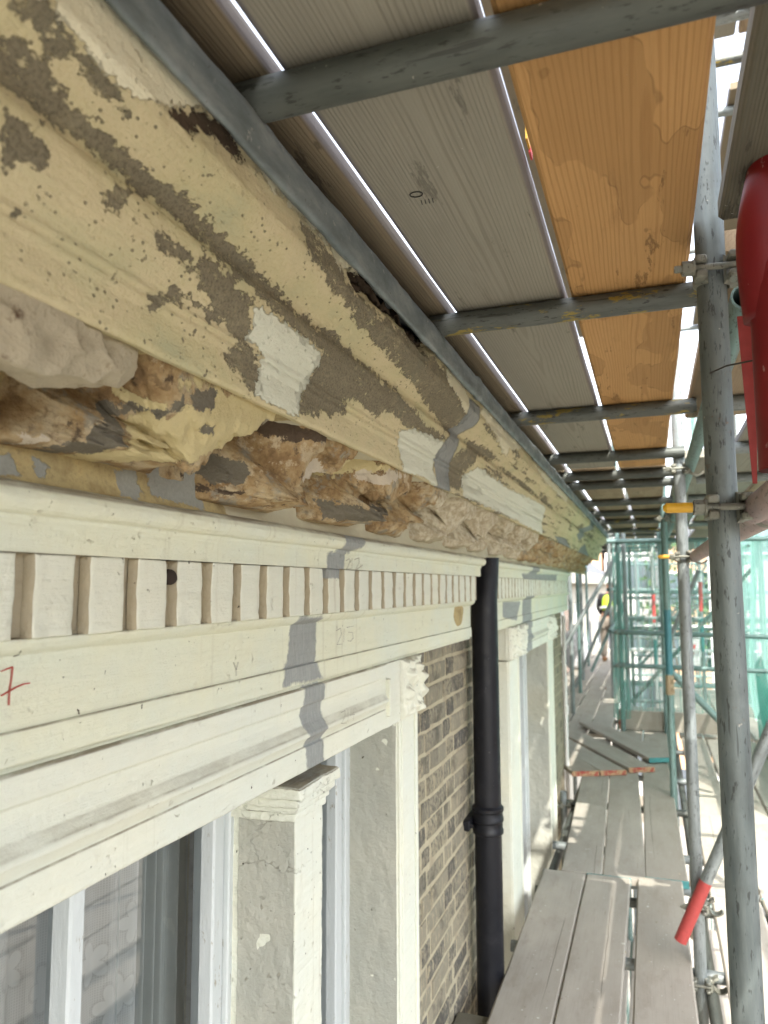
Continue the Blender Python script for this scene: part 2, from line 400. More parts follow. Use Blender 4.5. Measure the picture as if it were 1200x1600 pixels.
def mat_galv(name, tint=(1,1,1), dark=0.0, yellow=0.0):
    b = NB(name); p = b.oc(); r = b.rand()
    q = b.nd('ShaderNodeVectorMath', operation='ADD'); b.put(q.inputs[0], p); b.put(q.inputs[1], b.comb(r, r, b.mul(r, 7.0))); p = q.outputs[0]
    n = b.noise(b.map(p, (1, 1, .16)), 34, 6, .65); n2 = b.noise(p, 18, 5, .6); fi = b.noise(b.map(p, (1, 1, .25)), 140, 4, .65)
    k = 1-dark
    f = lambda c: tuple(q*k*t for q, t in zip(c, tint))
    c = b.ramp(n, [(.28, f((.17,.19,.19))), (.48, f((.28,.305,.30))), (.7, f((.40,.42,.41)))])
    c = b.mix(b.step(n2, .5, .7, 0, .5), c, f((.21,.22,.215)))
    c = b.mix(b.step(fi, .575, .66, 0, .75), c, f((.07,.07,.067)))
    c = b.mix(b.step(b.noise(p, 60, 4, .6), .70, .74, 0, .6), c, (.50,.48,.42))
    rs = b.math('MULTIPLY', b.step(b.noise(p, 30, 6, .7), .60, .68), b.step(n2, .5, .62)); c = b.mix(b.mul(rs, .6), c, (.16,.085,.04))
    sc = b.step(b.noise(b.map(p, (1, 1, .06)), 90, 3, .6), .66, .69); c = b.mix(b.mul(sc, .7), c, f((.11,.115,.112)))
    if yellow: c = b.mix(b.step(b.noise(b.map(p, (1, 1, .3)), 26, 6, .7), .62-yellow*.2, .66-yellow*.2, 0, .85), c, (.33,.25,.05))
    return b.fin(c, b.step(n, .3, .7, .42, .68), b.bump(b.add(n, b.mul(fi, .8)), .4, .0015), .35)
M_GALV = mat_galv('galvanised_tube', (.97,1,1), .18); M_GALV_D = mat_galv('dull_galvanised_tube', (.98,1,.90), .66); M_GALV_S = mat_galv('scratched_dark_tube', (.93,1.0,.99), .44)
M_GALV_Y = mat_galv('yellow_flecked_tube', (1,1,.92), .58, .30); M_GALV_T = mat_galv('teal_tinted_tube', (.75,1.05,1.0), .25)
M_GALV_R = mat_galv('faded_red_tube', (1.35,.93,.9), .05)
M_CAST = mat_galv('forged_coupler_steel', (1.05,.98,.82), .25)

def mat_wood(name, lo, hi, dark, seed=0.0, ring=9.0, knots=.5, grey=0.0, saw=.3, edge=None, stain=False, splash=.6):
    """planed plank, grain along local y"""
    b = NB(name); p = b.oc(); r = b.rand()
    q = b.nd('ShaderNodeVectorMath', operation='ADD'); b.put(q.inputs[0], p); b.put(q.inputs[1], b.comb(b.cn(r, .09), b.mul(r, 31.0), b.mul(r, .012)))
    p0 = q.outputs[0]
    wob = b.noise(b.map(p0, (5, .6, 5)), 1.0, 3, .5, out=1)
    wv = b.nd('ShaderNodeVectorMath', operation='SUBTRACT'); b.put(wv.inputs[0], wob); b.put(wv.inputs[1], (.5,.5,.5))
    ws = b.nd('ShaderNodeVectorMath', operation='SCALE'); b.put(ws.inputs[0], wv.outputs[0]); ws.inputs['Scale'].default_value = .06
    av = b.nd('ShaderNodeVectorMath', operation='ADD'); b.put(av.inputs[0], p0); b.put(av.inputs[1], ws.outputs[0])
    x, y, z = b.sep(av.outputs[0])[:3]
    # knots bend the rings
    kn = b.nd('ShaderNodeTexVoronoi', feature='F1'); b.put(kn.inputs['Vector'], b.map(p0, (7, 2.2, 0), (seed, seed*2, 0))); kn.inputs['Scale'].default_value = 1.0
    kd = kn.outputs['Distance']
    zz = b.add(z, .043+seed*.004)
    rad = b.math('SQRT', b.add(b.mul(x, x), b.mul(zz, zz)))
    rad = b.add(rad, b.mul(b.step(kd, .0, .22, .006*knots*2, 0), 1.0))
    ph = b.mul(rad, ring*125)
    rg = b.math('SINE', ph)
    late = b.mul(b.step(rg, .1, .95), b.step(b.noise(b.map(p0, (30, 2, 30)), 1.0, 3), .3, .6, .45, 1))
    fib = b.noise(b.map(p0, (420, 9, 420)), 1.0, 4, .6); blot = b.noise(b.map(p0, (9, 1.6, 9)), 1.0, 5, .6)
    c = b.mix(blot, lo, hi)
    c = b.mix(b.mul(late, .42 if stain else .55), c, dark)
    c = b.mix(b.step(fib, .5, .8, 0, .4), c, tuple(q*.6 for q in lo))
    c = b.mix(b.step(kd, .03+.02*knots, .06+.035*knots, .85*min(1, knots*2), 0), c, tuple(q*.45 for q in dark))
    st = b.math('MULTIPLY', b.step(b.noise(b.map(p0, (14, 2.5, 1)), 1.0, 6, .7), .60, .64), b.step(b.noise(b.map(p0, (14, 2.5, 1)), 1.0, 6, .7), .70, .64))
    c = b.mix(b.mul(st, .6), c, tuple(q*.35 for q in dark))
    if grey: c = b.mix(b.step(b.noise(b.map(p0, (10, 1.5, 10), (5, 5, 5)), 1.0, 5, .6), .35, .7, grey*.4, grey), c, (.27,.255,.215))
    if stain:
        wn_ = b.noise(b.map(p0, (8, 2.6, 1), (2, 4, 0)), 1.0, 3, .5); c = b.mix(b.step(wn_, .50, .515, 0, .38), c, tuple(q*.62 for q in lo))
        ln_ = b.math('ABSOLUTE', b.add(wn_, -.506)); c = b.mix(b.math('MULTIPLY', b.step(ln_, .002, .008, .35, 0), b.step(b.noise(p0, 13, 3), .45, .58)), c, tuple(q*.3 for q in dark))
    sk_ = b.math('MULTIPLY', b.step(b.noise(p0, 70, 3, .6), .72, .74), b.step(b.noise(p0, 6, 2), .45, .55)); c = b.mix(b.mul(sk_, splash), c, (.55,.53,.48))
    gr_ = b.step(b.noise(b.map(p0, (11, 2, 1), (7, 7, 0)), 1.0, 6, .7), .58, .75, 0, .4); c = b.mix(gr_, c, tuple(q*.5 for q in dark))
    if edge: c = b.mix(b.step(b.math('ABSOLUTE', b.sep(p)[0]), .1065, .1105), c, b.mix(fib, tuple(q*.8 for q in edge), edge))  # side faces get their own tone, mimicking light caught on plank edges
    sw = b.wave(b.map(p0, (1, 1, 1)), 62, 1.2, 2, 2, 'BANDS', 'X')
    h = b.add(b.mul(late, .5), b.mul(fib, .8), b.mul(sw, saw), b.mul(st, -1.0))
    return b.fin(c, .8, b.bump(h, .45, .0015), 0, .3)
M_W_GREY = mat_wood('weathered_plank_underside', (.26,.245,.195), (.36,.34,.275), (.175,.16,.125), .3, 8, .35, .35, edge=(.22,.205,.203))
M_W_ORANGE = mat_wood('new_pine_plank', (.50,.275,.10), (.60,.355,.15), (.345,.17,.055), .9, 7, .9, 0, .25, None, True, .2)
M_W_TAN = mat_wood('tan_plank_underside', (.33,.235,.14), (.41,.31,.20), (.24,.165,.095), .6, 8, .6, .25, .3, None, True)
M_W_DARK = mat_wood('brown_shaded_plank', (.17,.135,.085), (.24,.195,.125), (.11,.085,.05), .2, 8, .3, .1, edge=(.32,.295,.295))
M_W_ROUGH = mat_wood('rough_dark_timber', (.095,.088,.06), (.15,.138,.098), (.055,.05,.035), .5, 10, .4, .2, .8)

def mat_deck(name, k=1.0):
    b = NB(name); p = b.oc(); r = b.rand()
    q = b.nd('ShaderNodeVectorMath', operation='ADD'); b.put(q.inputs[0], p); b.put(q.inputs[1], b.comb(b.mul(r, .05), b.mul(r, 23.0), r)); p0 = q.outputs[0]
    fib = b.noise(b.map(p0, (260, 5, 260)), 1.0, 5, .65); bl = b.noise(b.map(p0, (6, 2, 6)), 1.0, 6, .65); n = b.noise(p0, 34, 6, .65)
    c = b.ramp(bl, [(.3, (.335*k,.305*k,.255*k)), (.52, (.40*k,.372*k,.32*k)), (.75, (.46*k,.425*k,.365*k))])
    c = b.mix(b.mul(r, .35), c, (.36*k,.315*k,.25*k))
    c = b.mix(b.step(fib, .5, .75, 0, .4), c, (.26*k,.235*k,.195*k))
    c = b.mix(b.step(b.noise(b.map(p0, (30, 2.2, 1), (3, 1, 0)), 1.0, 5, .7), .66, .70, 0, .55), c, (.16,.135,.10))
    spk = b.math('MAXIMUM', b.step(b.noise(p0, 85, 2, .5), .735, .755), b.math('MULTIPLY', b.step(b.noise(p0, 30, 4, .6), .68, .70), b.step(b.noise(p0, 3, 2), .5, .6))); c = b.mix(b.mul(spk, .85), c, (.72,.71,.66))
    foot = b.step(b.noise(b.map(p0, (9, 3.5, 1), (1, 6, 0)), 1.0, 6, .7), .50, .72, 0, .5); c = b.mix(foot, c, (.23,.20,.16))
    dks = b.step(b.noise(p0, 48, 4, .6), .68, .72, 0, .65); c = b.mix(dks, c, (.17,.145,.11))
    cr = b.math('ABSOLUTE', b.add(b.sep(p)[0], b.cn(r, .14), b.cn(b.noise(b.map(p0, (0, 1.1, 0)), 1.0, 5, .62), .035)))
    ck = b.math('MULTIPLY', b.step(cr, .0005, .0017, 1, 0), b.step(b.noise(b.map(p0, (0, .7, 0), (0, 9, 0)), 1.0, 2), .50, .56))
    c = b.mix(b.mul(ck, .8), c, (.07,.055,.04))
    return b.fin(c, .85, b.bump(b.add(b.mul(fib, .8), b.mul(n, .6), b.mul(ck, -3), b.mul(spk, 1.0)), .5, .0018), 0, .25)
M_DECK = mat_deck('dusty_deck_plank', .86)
M_DECK_SUN = mat_deck('sun_paled_deck_plank', 1.05)  # same plank made paler, sunlight put into its colour
b = NB('red_end_paint'); p = b.oc(); c = b.mix(b.step(b.noise(p, 26, 5, .7), .44, .56), (.30,.04,.03), (.40,.27,.15)); M_EDGE_RED = b.fin(c, .7)
M_EDGE_TEAL_ = None
M_EDGE_TEAL = m_plain('teal_end_paint', (.05,.22,.22), .6, 0, .35, 60)

b = NB('red_gloss_paint'); p = b.oc(); n = b.noise(p, 14, 5, .6); sp = b.noise(b.map(p, (1, 1, .5)), 60, 5, .65)
c = b.mix(n, (.13,.004,.007), (.24,.008,.012)); c = b.mix(b.step(sp, .66, .70, 0, .7), c, (.42,.28,.26)); c = b.mix(b.step(b.noise(p, 34, 5, .7), .66, .72, 0, .6), c, (.05,.01,.01))
M_RED = b.fin(c, .44, b.bump(b.add(n, b.mul(sp, .4)), .35, .003), 0, .5)
M_RED_D = m_plain('scuffed_red_paint', (.36,.05,.045), .6, 0, .3, 50)
M_YCAP = m_plain('yellow_plastic', (.65,.36,.02), .45, 0, .15, 60)
b = NB('white_frame_paint'); p = b.pos(); n = b.noise(b.map(p, (1,1,.25)), 45, 6, .65); c = b.mix(n, (.53,.575,.575), (.64,.67,.66)); c = b.mix(b.math('MULTIPLY', b.step(b.noise(b.map(p, (1,1,.35)), 60, 6, .7), .61, .65), b.step(b.noise(p, 7, 3), .42, .55)), c, (.36,.34,.28)); M_WHITE = b.fin(c, .5, b.bump(n, .7, .004))
M_PVC = m_plain('white_plastic_pipe', (.70,.68,.64), .4, 0, .08, 20)
M_BAND_RED = m_plain('red_warning_band', (.62,.05,.05), .5); M_BAND_WHITE = m_plain('white_warning_band', (.78,.78,.76), .5)
M_WIRE = m_plain('tie_wire', (.09,.085,.075), .6, .5); M_HOLE = m_plain('stuffed_hole', (.03,.02,.015), .9)
M_PENCIL = m_plain('pencil_line', (.40,.385,.31), .9); M_CRAYON = m_plain('red_crayon', (.42,.07,.05), .9); M_MARKER = m_plain('black_marker', (.02,.02,.02), .7)
M_SLATE = m_plain('roof_slate', (.12,.125,.135), .7, 0, .3, 6); M_PLASTERWALL = m_plain('room_plaster', (.35,.34,.31), .9)

def mat_net(name, col, dens, scale=260):
    b = NB(name); p = b.oc()
    d = b.nd('ShaderNodeBsdfDiffuse'); b.put(d.inputs[0], col); t = b.nd('ShaderNodeBsdfTranslucent'); b.put(t.inputs[0], col)
    m1 = b.nd('ShaderNodeMixShader'); m1.inputs[0].default_value = .55; b.l.new(d.outputs[0], m1.inputs[1]); b.l.new(t.outputs[0], m1.inputs[2])
    tr = b.nd('ShaderNodeBsdfTransparent'); m2 = b.nd('ShaderNodeMixShader')
    uv = b.nd('ShaderNodeTexCoord').outputs['UV']; u, v, _ = b.sep(uv)[:3]
    w = b.math('MAXIMUM', b.step(b.math('SINE', b.mul(v, scale)), .2, .6), b.step(b.math('SINE', b.mul(u, scale*.35)), .7, .9))
    f = b.add(b.mul(w, .30), dens-.1, b.cn(b.noise(p, 5, 4), .25))
    b.put(m2.inputs[0], b.math('MINIMUM', f, .97)); b.l.new(tr.outputs[0], m2.inputs[1]); b.l.new(m1.outputs[0], m2.inputs[2])
    b.l.new(m2.outputs[0], b.out.inputs[0]); return b.m
M_NET = mat_net('green_debris_net', (.45,.78,.67), .64); M_NET_THIN = mat_net('thin_green_net', (.27,.56,.48), .29)
M_NET_DARK = mat_net('folded_green_net', (.12,.36,.30), .72)

def mat_glass():
    b = NB('window_glass'); fr = b.nd('ShaderNodeFresnel'); fr.inputs[0].default_value = 1.5
    g = b.nd('ShaderNodeBsdfGlossy'); g.inputs['Roughness'].default_value = .005; tr = b.nd('ShaderNodeBsdfTransparent'); b.put(tr.inputs[0], (.93,.96,.95))
    mx = b.nd('ShaderNodeMixShader'); b.l.new(b.math('MULTIPLY', fr.outputs[0], 1.9, clamp=True), mx.inputs[0]); b.l.new(tr.outputs[0], mx.inputs[1]); b.l.new(g.outputs[0], mx.inputs[2])
    b.l.new(mx.outputs[0], b.out.inputs[0]); return b.m
M_GLASS = mat_glass()
def mat_lace():
    b = NB('lace_curtain'); p = b.oc(); y, z = b.sep(p)[1], b.sep(p)[2]
    d = b.nd('ShaderNodeBsdfDiffuse'); b.put(d.inputs[0], (.84,.85,.83)); t = b.nd('ShaderNodeBsdfTranslucent'); b.put(t.inputs[0], (.66,.67,.65))
    m1 = b.nd('ShaderNodeMixShader'); m1.inputs[0].default_value = .35; b.l.new(d.outputs[0], m1.inputs[1]); b.l.new(t.outputs[0], m1.inputs[2])
    thr = b.math('MAXIMUM', b.step(b.math('SINE', b.mul(y, 2*math.pi/.0036)), .0, .5), b.step(b.math('SINE', b.mul(z, 2*math.pi/.0042)), .2, .7))
    band = b.step(b.math('SINE', b.mul(y, 2*math.pi/.085)), -.1, .05)
    vo = b.nd('ShaderNodeTexVoronoi', feature='F1', voronoi_dimensions='2D'); vo.inputs['Randomness'].default_value = .55; b.put(vo.inputs['Vector'], b.comb(b.mul(y, 10), b.mul(z, 7.5), 0)); vo.inputs['Scale'].default_value = 1
    vc = b.nd('ShaderNodeVectorMath', operation='SUBTRACT'); b.put(vc.inputs[0], b.comb(b.mul(y, 10), b.mul(z, 7.5), 0)); b.put(vc.inputs[1], vo.outputs['Position'])
    dx, dz = b.sep(vc.outputs[0])[0], b.sep(vc.outputs[0])[1]
    th = b.math('ARCTAN2', dz, dx)
    pet = b.add(.15, b.mul(b.math('ABSOLUTE', b.math('SINE', b.mul(th, 2.5))), .15))
    fl = b.step(b.math('SUBTRACT', vo.outputs['Distance'], pet), -.02, .0, 1, 0)
    rim = b.math('MULTIPLY', b.step(b.math('ABSOLUTE', b.math('SUBTRACT', vo.outputs['Distance'], pet)), .02, .035, 1, 0), 1.0)
    f = b.add(b.mul(thr, .12), b.mul(band, .12), .70); f = b.math('MAXIMUM', f, b.mul(fl, .90)); f = b.math('SUBTRACT', f, b.mul(rim, .08))
    tr = b.nd('ShaderNodeBsdfTransparent'); m2 = b.nd('ShaderNodeMixShader'); b.put(m2.inputs[0], b.math('MINIMUM', b.math('MAXIMUM', f, .05), 1.0)); b.l.new(tr.outputs[0], m2.inputs[1]); b.l.new(m1.outputs[0], m2.inputs[2])
    b.l.new(m2.outputs[0], b.out.inputs[0]); return b.m
M_LACE = mat_lace()
M_DRAPE = m_plain('grey_side_curtain', (.44,.465,.455), .9, 0, .1, 20)

FIELDS = {'strip':[[(0.405,44.7),(0.419,44.3),(0.43,45.0),(0.444,44.7),(0.471,44.8),(0.493,44.2),(0.514,44.4),(0.53,45.0),(0.545,44.8),(0.536,45.2),(0.516,45.9),(0.497,46.1),(0.462,46.5),(0.436,46.6),(0.427,46.9),(0.404,45.1)],[(0.413,42.8),(0.423,43.5),(0.433,43.4),(0.442,42.6),(0.45,43.1),(0.464,43.1),(0.486,42.8),(0.497,42.3),(0.519,42.1),(0.54,42.2),(0.567,41.8),(0.602,41.7),(0.633,42.3),(0.67,42.1),(0.73,41.5),(0.79,41.3),(0.859,41.1),(0.96,40.5),(1.1,40.6),(1.322,39.7),(1.437,39.8),(1.555,38.8),(1.505,36.7),(1.236,37.6),(1.068,37.6),(0.952,38.2),(0.89,38.8),(0.819,39.1),(0.742,39.6),(0.686,40.4),(0.627,40.6),(0.597,40.3),(0.578,40.3),(0.549,40.5),(0.516,40.5),(0.5,40.4),(0.47,40.4),(0.451,40.1),(0.432,39.8)],[(0.435,38.8),(0.445,38.9),(0.452,38.8),(0.46,38.3),(0.468,37.9),(0.48,38.7),(0.489,38.8),(0.488,37.7),(0.483,36.6),(0.467,36.1),(0.457,35.1),(0.448,34.9)],[(0.639,37.8),(0.657,38.5),(0.67,38.0),(0.694,38.6),(0.709,38.1),(0.745,39.0),(0.79,38.8),(0.802,37.9),(0.831,38.4),(0.858,38.2),(0.844,37.0),(0.856,35.8),(0.864,34.9),(0.857,33.7),(0.838,33.8),(0.791,33.9),(0.766,34.5),(0.749,35.3),(0.734,35.6),(0.721,36.8),(0.695,36.9),(0.676,37.2),(0.655,36.7),(0.642,37.1)],[(0.695,34.1),(0.725,34.6),(0.745,34.6),(0.774,34.4),(0.798,34.1),(0.828,34.2),(0.86,33.8),(0.86,32.8),(0.834,33.0),(0.809,33.3),(0.794,33.2),(0.772,33.3),(0.757,33.5),(0.73,33.4),(0.712,33.1),(0.698,33.6)],[(1.062,37.8),(1.11,39.1),(1.223,39.5),(1.36,39.5),(1.535,38.5),(1.806,38.0),(1.766,36.0),(1.561,35.4),(1.39,35.6),(1.365,34.0),(1.255,34.9),(1.203,33.4),(1.229,31.3),(1.166,29.1),(1.125,29.3),(1.047,27.5),(1.039,29.4),(1.05,32.5),(1.059,35.0)],[(0.884,48.6),(0.951,48.8),(1.028,48.2),(1.145,47.6),(1.352,48.3),(1.579,49.3),(1.835,48.5),(1.92,44.6),(1.895,38.7),(1.722,40.6),(1.517,42.7),(1.286,43.8),(1.148,44.2),(1.075,45.0),(0.961,45.8),(0.913,46.8)],[(1.933,33.7),(2.048,40.1),(2.265,42.4),(2.518,41.9),(2.2,39.1),(2.114,34.0),(2.078,28.5),(1.955,27.5)],[(0.819,30.5),(0.846,32.0),(0.889,32.0),(0.911,30.9),(0.914,28.9),(0.895,27.6),(0.872,29.1),(0.837,29.8)],[(0.668,32.0),(0.681,32.6),(0.69,32.0),(0.685,31.3),(0.67,31.0)],[(0.55,37.9),(0.583,39.1),(0.578,37.9),(0.561,37.5)]],'cream':[[(0.832,37.2),(0.866,38.3),(0.878,37.7),(0.914,37.9),(0.997,37.8),(1.066,37.9),(1.061,35.5),(1.061,32.7),(1.04,29.3),(1.048,27.2),(0.982,27.3),(0.905,27.4),(0.913,30.1),(0.908,32.5),(0.889,34.0),(0.859,33.6),(0.863,34.9),(0.85,36.4)],[(1.508,33.6),(1.581,35.8),(1.815,37.0),(1.858,36.0),(1.799,32.1),(1.858,26.3),(1.715,27.2),(1.573,26.4)],[(2.107,32.2),(2.227,36.8),(2.712,36.5),(3.709,39.1),(3.845,27.0),(2.947,27.6),(2.141,27.4)],[(0.418,46.8),(0.429,47.1),(0.448,46.4),(0.493,45.7),(0.518,45.7),(0.542,46.4),(0.559,47.1),(0.578,47.3),(0.624,49.1),(0.668,50.1),(0.693,50.0),(0.718,49.7),(0.75,49.4),(0.784,49.1),(0.836,49.2),(0.925,49.3),(0.985,49.0),(1.025,48.5),(1.055,48.8),(1.171,52.1),(1.165,55.0),(0.862,52.6),(0.634,51.7),(0.511,51.4)],[(1.658,49.8),(1.762,50.1),(1.934,47.7),(1.901,45.1),(1.752,47.0),(1.644,48.4)],[(1.994,48.0),(2.057,49.7),(2.333,51.1),(2.65,50.8),(2.873,51.0),(2.683,48.8),(2.465,46.7),(2.526,43.9),(2.242,46.8)],[(3.086,48.9),(3.481,49.9),(4.331,50.4),(4.245,47.1),(3.316,47.3)]],'dark':[[(0.583,47.4),(0.615,48.6),(0.662,50.0),(0.693,50.0),(0.718,49.7),(0.745,49.5),(0.738,48.9),(0.702,48.8),(0.662,48.7),(0.64,48.3),(0.628,47.0),(0.609,47.5),(0.591,46.9)],[(1.055,49.2),(1.119,50.9),(1.21,51.6),(1.322,51.6),(1.431,51.5),(1.514,50.5),(1.468,49.2),(1.341,49.5),(1.195,49.3),(1.093,48.6)]],'grey':[[(1.871,48.5),(2.0,48.8),(2.009,44.6),(1.944,38.8),(1.945,33.9),(1.987,26.8),(1.874,26.0),(1.799,32.1),(1.818,36.8),(1.906,42.1),(1.883,45.7)],[(4.358,29.1),(4.917,30.8),(5.876,20.9),(5.183,20.9)],[(5.676,24.7),(6.323,34.5),(7.481,19.3),(6.326,17.4)],[(5.44,36.5),(6.32,55.5),(6.718,55.9),(5.759,34.0)]],'wallgrey':[[(1.544,0.141),(1.669,0.151),(1.661,0.109),(1.64,0.093),(1.581,0.075),(1.574,0.017),(1.481,0.016),(1.481,0.071),(1.526,0.08),(1.537,0.109)],[(1.366,-0.057),(1.492,-0.066),(1.483,-0.16),(1.511,-0.197),(1.325,-0.194),(1.338,-0.153),(1.353,-0.148)],[(1.422,-0.202),(1.518,-0.204),(1.511,-0.278),(1.519,-0.373),(1.512,-0.396),(1.437,-0.383),(1.43,-0.341),(1.407,-0.261)],[(3.648,-0.075),(4.18,-0.085),(4.015,-0.183),(3.64,-0.151)],[(4.368,0.242),(4.627,0.256),(4.515,-0.429),(4.136,-0.395)],[(4.049,0.067),(5.646,0.082),(5.635,0.035),(4.151,0.027)],[(5.163,0.045),(5.336,0.047),(5.314,-0.064),(5.142,-0.062)]],'bedgrey':[[(0.6,12.4),(0.633,12.7),(0.642,10.7),(0.606,10.4)],[(0.664,13.1),(0.693,12.0),(0.669,10.4)],[(0.803,13.0),(0.839,13.9),(0.857,11.3),(0.836,10.0),(0.811,10.5)],[(0.866,14.2),(0.93,16.8),(0.972,18.7),(1.019,13.0),(1.006,10.2),(0.88,11.2)]],'marks':{'red7':[[(0.653,-0.092),(0.669,-0.089),(0.668,-0.102),(0.666,-0.116),(0.666,-0.131)],[(0.655,-0.119),(0.667,-0.115),(0.676,-0.112),(0.686,-0.11),(0.695,-0.11)]],'m213':[[(1.597,-0.1),(1.62,-0.096),(1.627,-0.109),(1.601,-0.132),(1.631,-0.133)],[(1.643,-0.098),(1.639,-0.129)],[(1.659,-0.096),(1.699,-0.095)],[(1.671,-0.108),(1.695,-0.11),(1.699,-0.124),(1.683,-0.13),(1.667,-0.128)]],'m214':[[(1.585,-0.281),(1.607,-0.28),(1.607,-0.292),(1.585,-0.305),(1.615,-0.309)],[(1.626,-0.28),(1.622,-0.307)],[(1.645,-0.282),(1.638,-0.295),(1.665,-0.298)],[(1.661,-0.283),(1.657,-0.311)]],'m212':[[(1.585,0.059),(1.605,0.064),(1.609,0.057),(1.589,0.04),(1.613,0.041)],[(1.624,0.066),(1.62,0.041)],[(1.64,0.064),(1.665,0.068),(1.669,0.059),(1.641,0.037),(1.69,0.052)]],'v':[[(1.148,-0.13),(1.157,-0.142),(1.157,-0.153)],[(1.163,-0.13),(1.157,-0.142)]]}}
FIELDS.update({'ly':[[(0.797,27.1),(0.83,26.7),(0.847,26.0),(0.942,27.3),(0.944,20.3),(0.887,18.2),(0.851,17.6),(0.822,16.5),(0.791,15.0),(0.738,13.0),(0.705,12.5),(0.71,14.0),(0.733,16.4),(0.724,17.5),(0.731,19.4),(0.755,20.9),(0.772,22.8),(0.791,22.6),(0.823,23.5),(0.831,25.1),(0.806,25.7),(0.79,25.4),(0.753,24.2),(0.745,25.0)],[(0.898,26.6),(1.037,27.6),(1.003,25.5),(0.976,24.3),(0.95,21.0),(0.906,19.4)],[(1.308,24.3),(1.372,25.8),(1.452,26.0),(1.53,26.1),(1.453,22.1),(1.392,20.1),(1.344,18.2),(1.317,20.5),(1.299,22.1)],[(1.765,22.6),(1.926,25.9),(1.942,22.7),(1.825,18.3),(1.692,16.4),(1.614,18.1)],[(0.554,17.3),(0.575,16.9),(0.573,16.4),(0.557,16.2)],[(0.71,21.5),(0.743,22.0),(0.748,21.1),(0.734,20.5),(0.717,20.7)]],'lg':[[(0.757,23.7),(0.772,22.8),(0.748,20.7),(0.727,19.5),(0.718,17.6),(0.733,16.4),(0.71,14.0),(0.683,13.0),(0.655,14.0),(0.678,15.5),(0.689,17.5),(0.707,20.3),(0.748,21.1)],[(0.779,24.9),(0.806,25.8),(0.831,25.3),(0.823,23.5),(0.803,22.7),(0.783,23.3),(0.772,23.8)],[(0.957,17.5),(1.04,18.3),(1.047,14.7),(0.995,14.4),(0.968,14.6)],[(1.382,15.2),(1.529,17.3),(1.614,17.3),(1.474,13.1),(1.383,12.1)],[(0.543,16.0),(0.555,15.8),(0.557,15.2),(0.544,14.8)],[(0.816,21.2),(0.834,22.1),(0.837,20.5),(0.821,20.2)]],'ld':[[(0.965,23.4),(1.014,25.5),(1.094,26.4),(1.216,26.5),(1.164,25.2),(1.108,23.6),(1.027,21.5),(0.971,20.9)],[(0.953,14.4),(0.99,13.5),(1.042,13.8),(1.039,12.8),(0.996,12.8)],[(0.653,13.5),(0.68,13.0),(0.674,12.7),(0.653,13.0)]],'lp':[[(1.453,22.4),(1.53,25.7),(1.653,26.2),(1.553,23.6),(1.453,20.7)],[(1.158,20.2),(1.249,22.2),(1.3,19.6),(1.266,18.0),(1.195,16.9)],[(0.606,14.5),(0.643,15.3),(0.652,14.5),(0.628,13.6)]]})
# ------------------------------------------------------------------ the setting
def sheet(name, x0, x1, y0, y1, z, mat, kind='structure'):
    o = obj(name, mesh_py(name, [(x0,y0,0),(x1,y0,0),(x1,y1,0),(x0,y1,0)], [(0,1,2,3)]), mat, None, (0,0,z)); o['kind'] = kind; return o
def m_ground(name, lo, hi, sc=3):
    b = NB(name); p = b.pos(); n = b.noise(p, sc, 6, .65); f = b.noise(p, 60, 3)
    c = b.mix(n, lo, hi); c = b.mix(b.step(f, .5, .7, 0, .3), c, tuple(q*.7 for q in lo)); return b.fin(c, .9, b.bump(f, .3, .01))
sheet('ground', -250, 250, -150, 400, GZ, m_ground('earth', (.20,.18,.14), (.28,.25,.20)))
sheet('pavement', -1.6, 2.6, -40, 36, GZ+.12, m_ground('paving', (.33,.31,.28), (.42,.40,.36), 5))
sheet('road', 2.6, 11.5, -40, 90, GZ+.02, m_ground('asphalt', (.09,.09,.09), (.14,.14,.135)))
mb = MB(); mb.box((2.5,-40,GZ), (2.64,36,GZ+.13)); k = mb.build('kerb', m_ground('kerb_stone', (.36,.35,.33), (.44,.43,.4))); k['kind'] = 'structure'
mb = MB(); mb.box((11.5,-40,GZ), (14.0,90,GZ+.13)); k = mb.build('far_pavement', bpy.data.materials['paving']); k['kind'] = 'structure'

# ------------------------------------------------------------------ the terraced house
house = empty('terraced_house', (-.74, 3.3, GZ), 'brick terraced house with cream mouldings and flaking yellow cornice under the scaffold', 'house')
HL = Vector(house.location)
def H(name, V, F, mat, smooth=False, parent=house, auto=None):
    """a part of the house whose shape is given in world coordinates"""
    W = Vector((0,0,0)); q = parent
    while q is not None: W += Vector(q.location); q = q.parent
    V = np.asarray(V, float) - np.array(W)
    me = mesh_np(name, V, F, smooth) if isinstance(F, np.ndarray) else mesh_py(name, V, F, smooth)
    o = obj(name, me, mat, parent)
    if auto is not None: shade_auto(me, auto)
    return o
def HB(name, mb, mat, parent=house, smooth=False, auto=None): return H(name, mb.V, mb.F, mat, smooth, parent, auto)

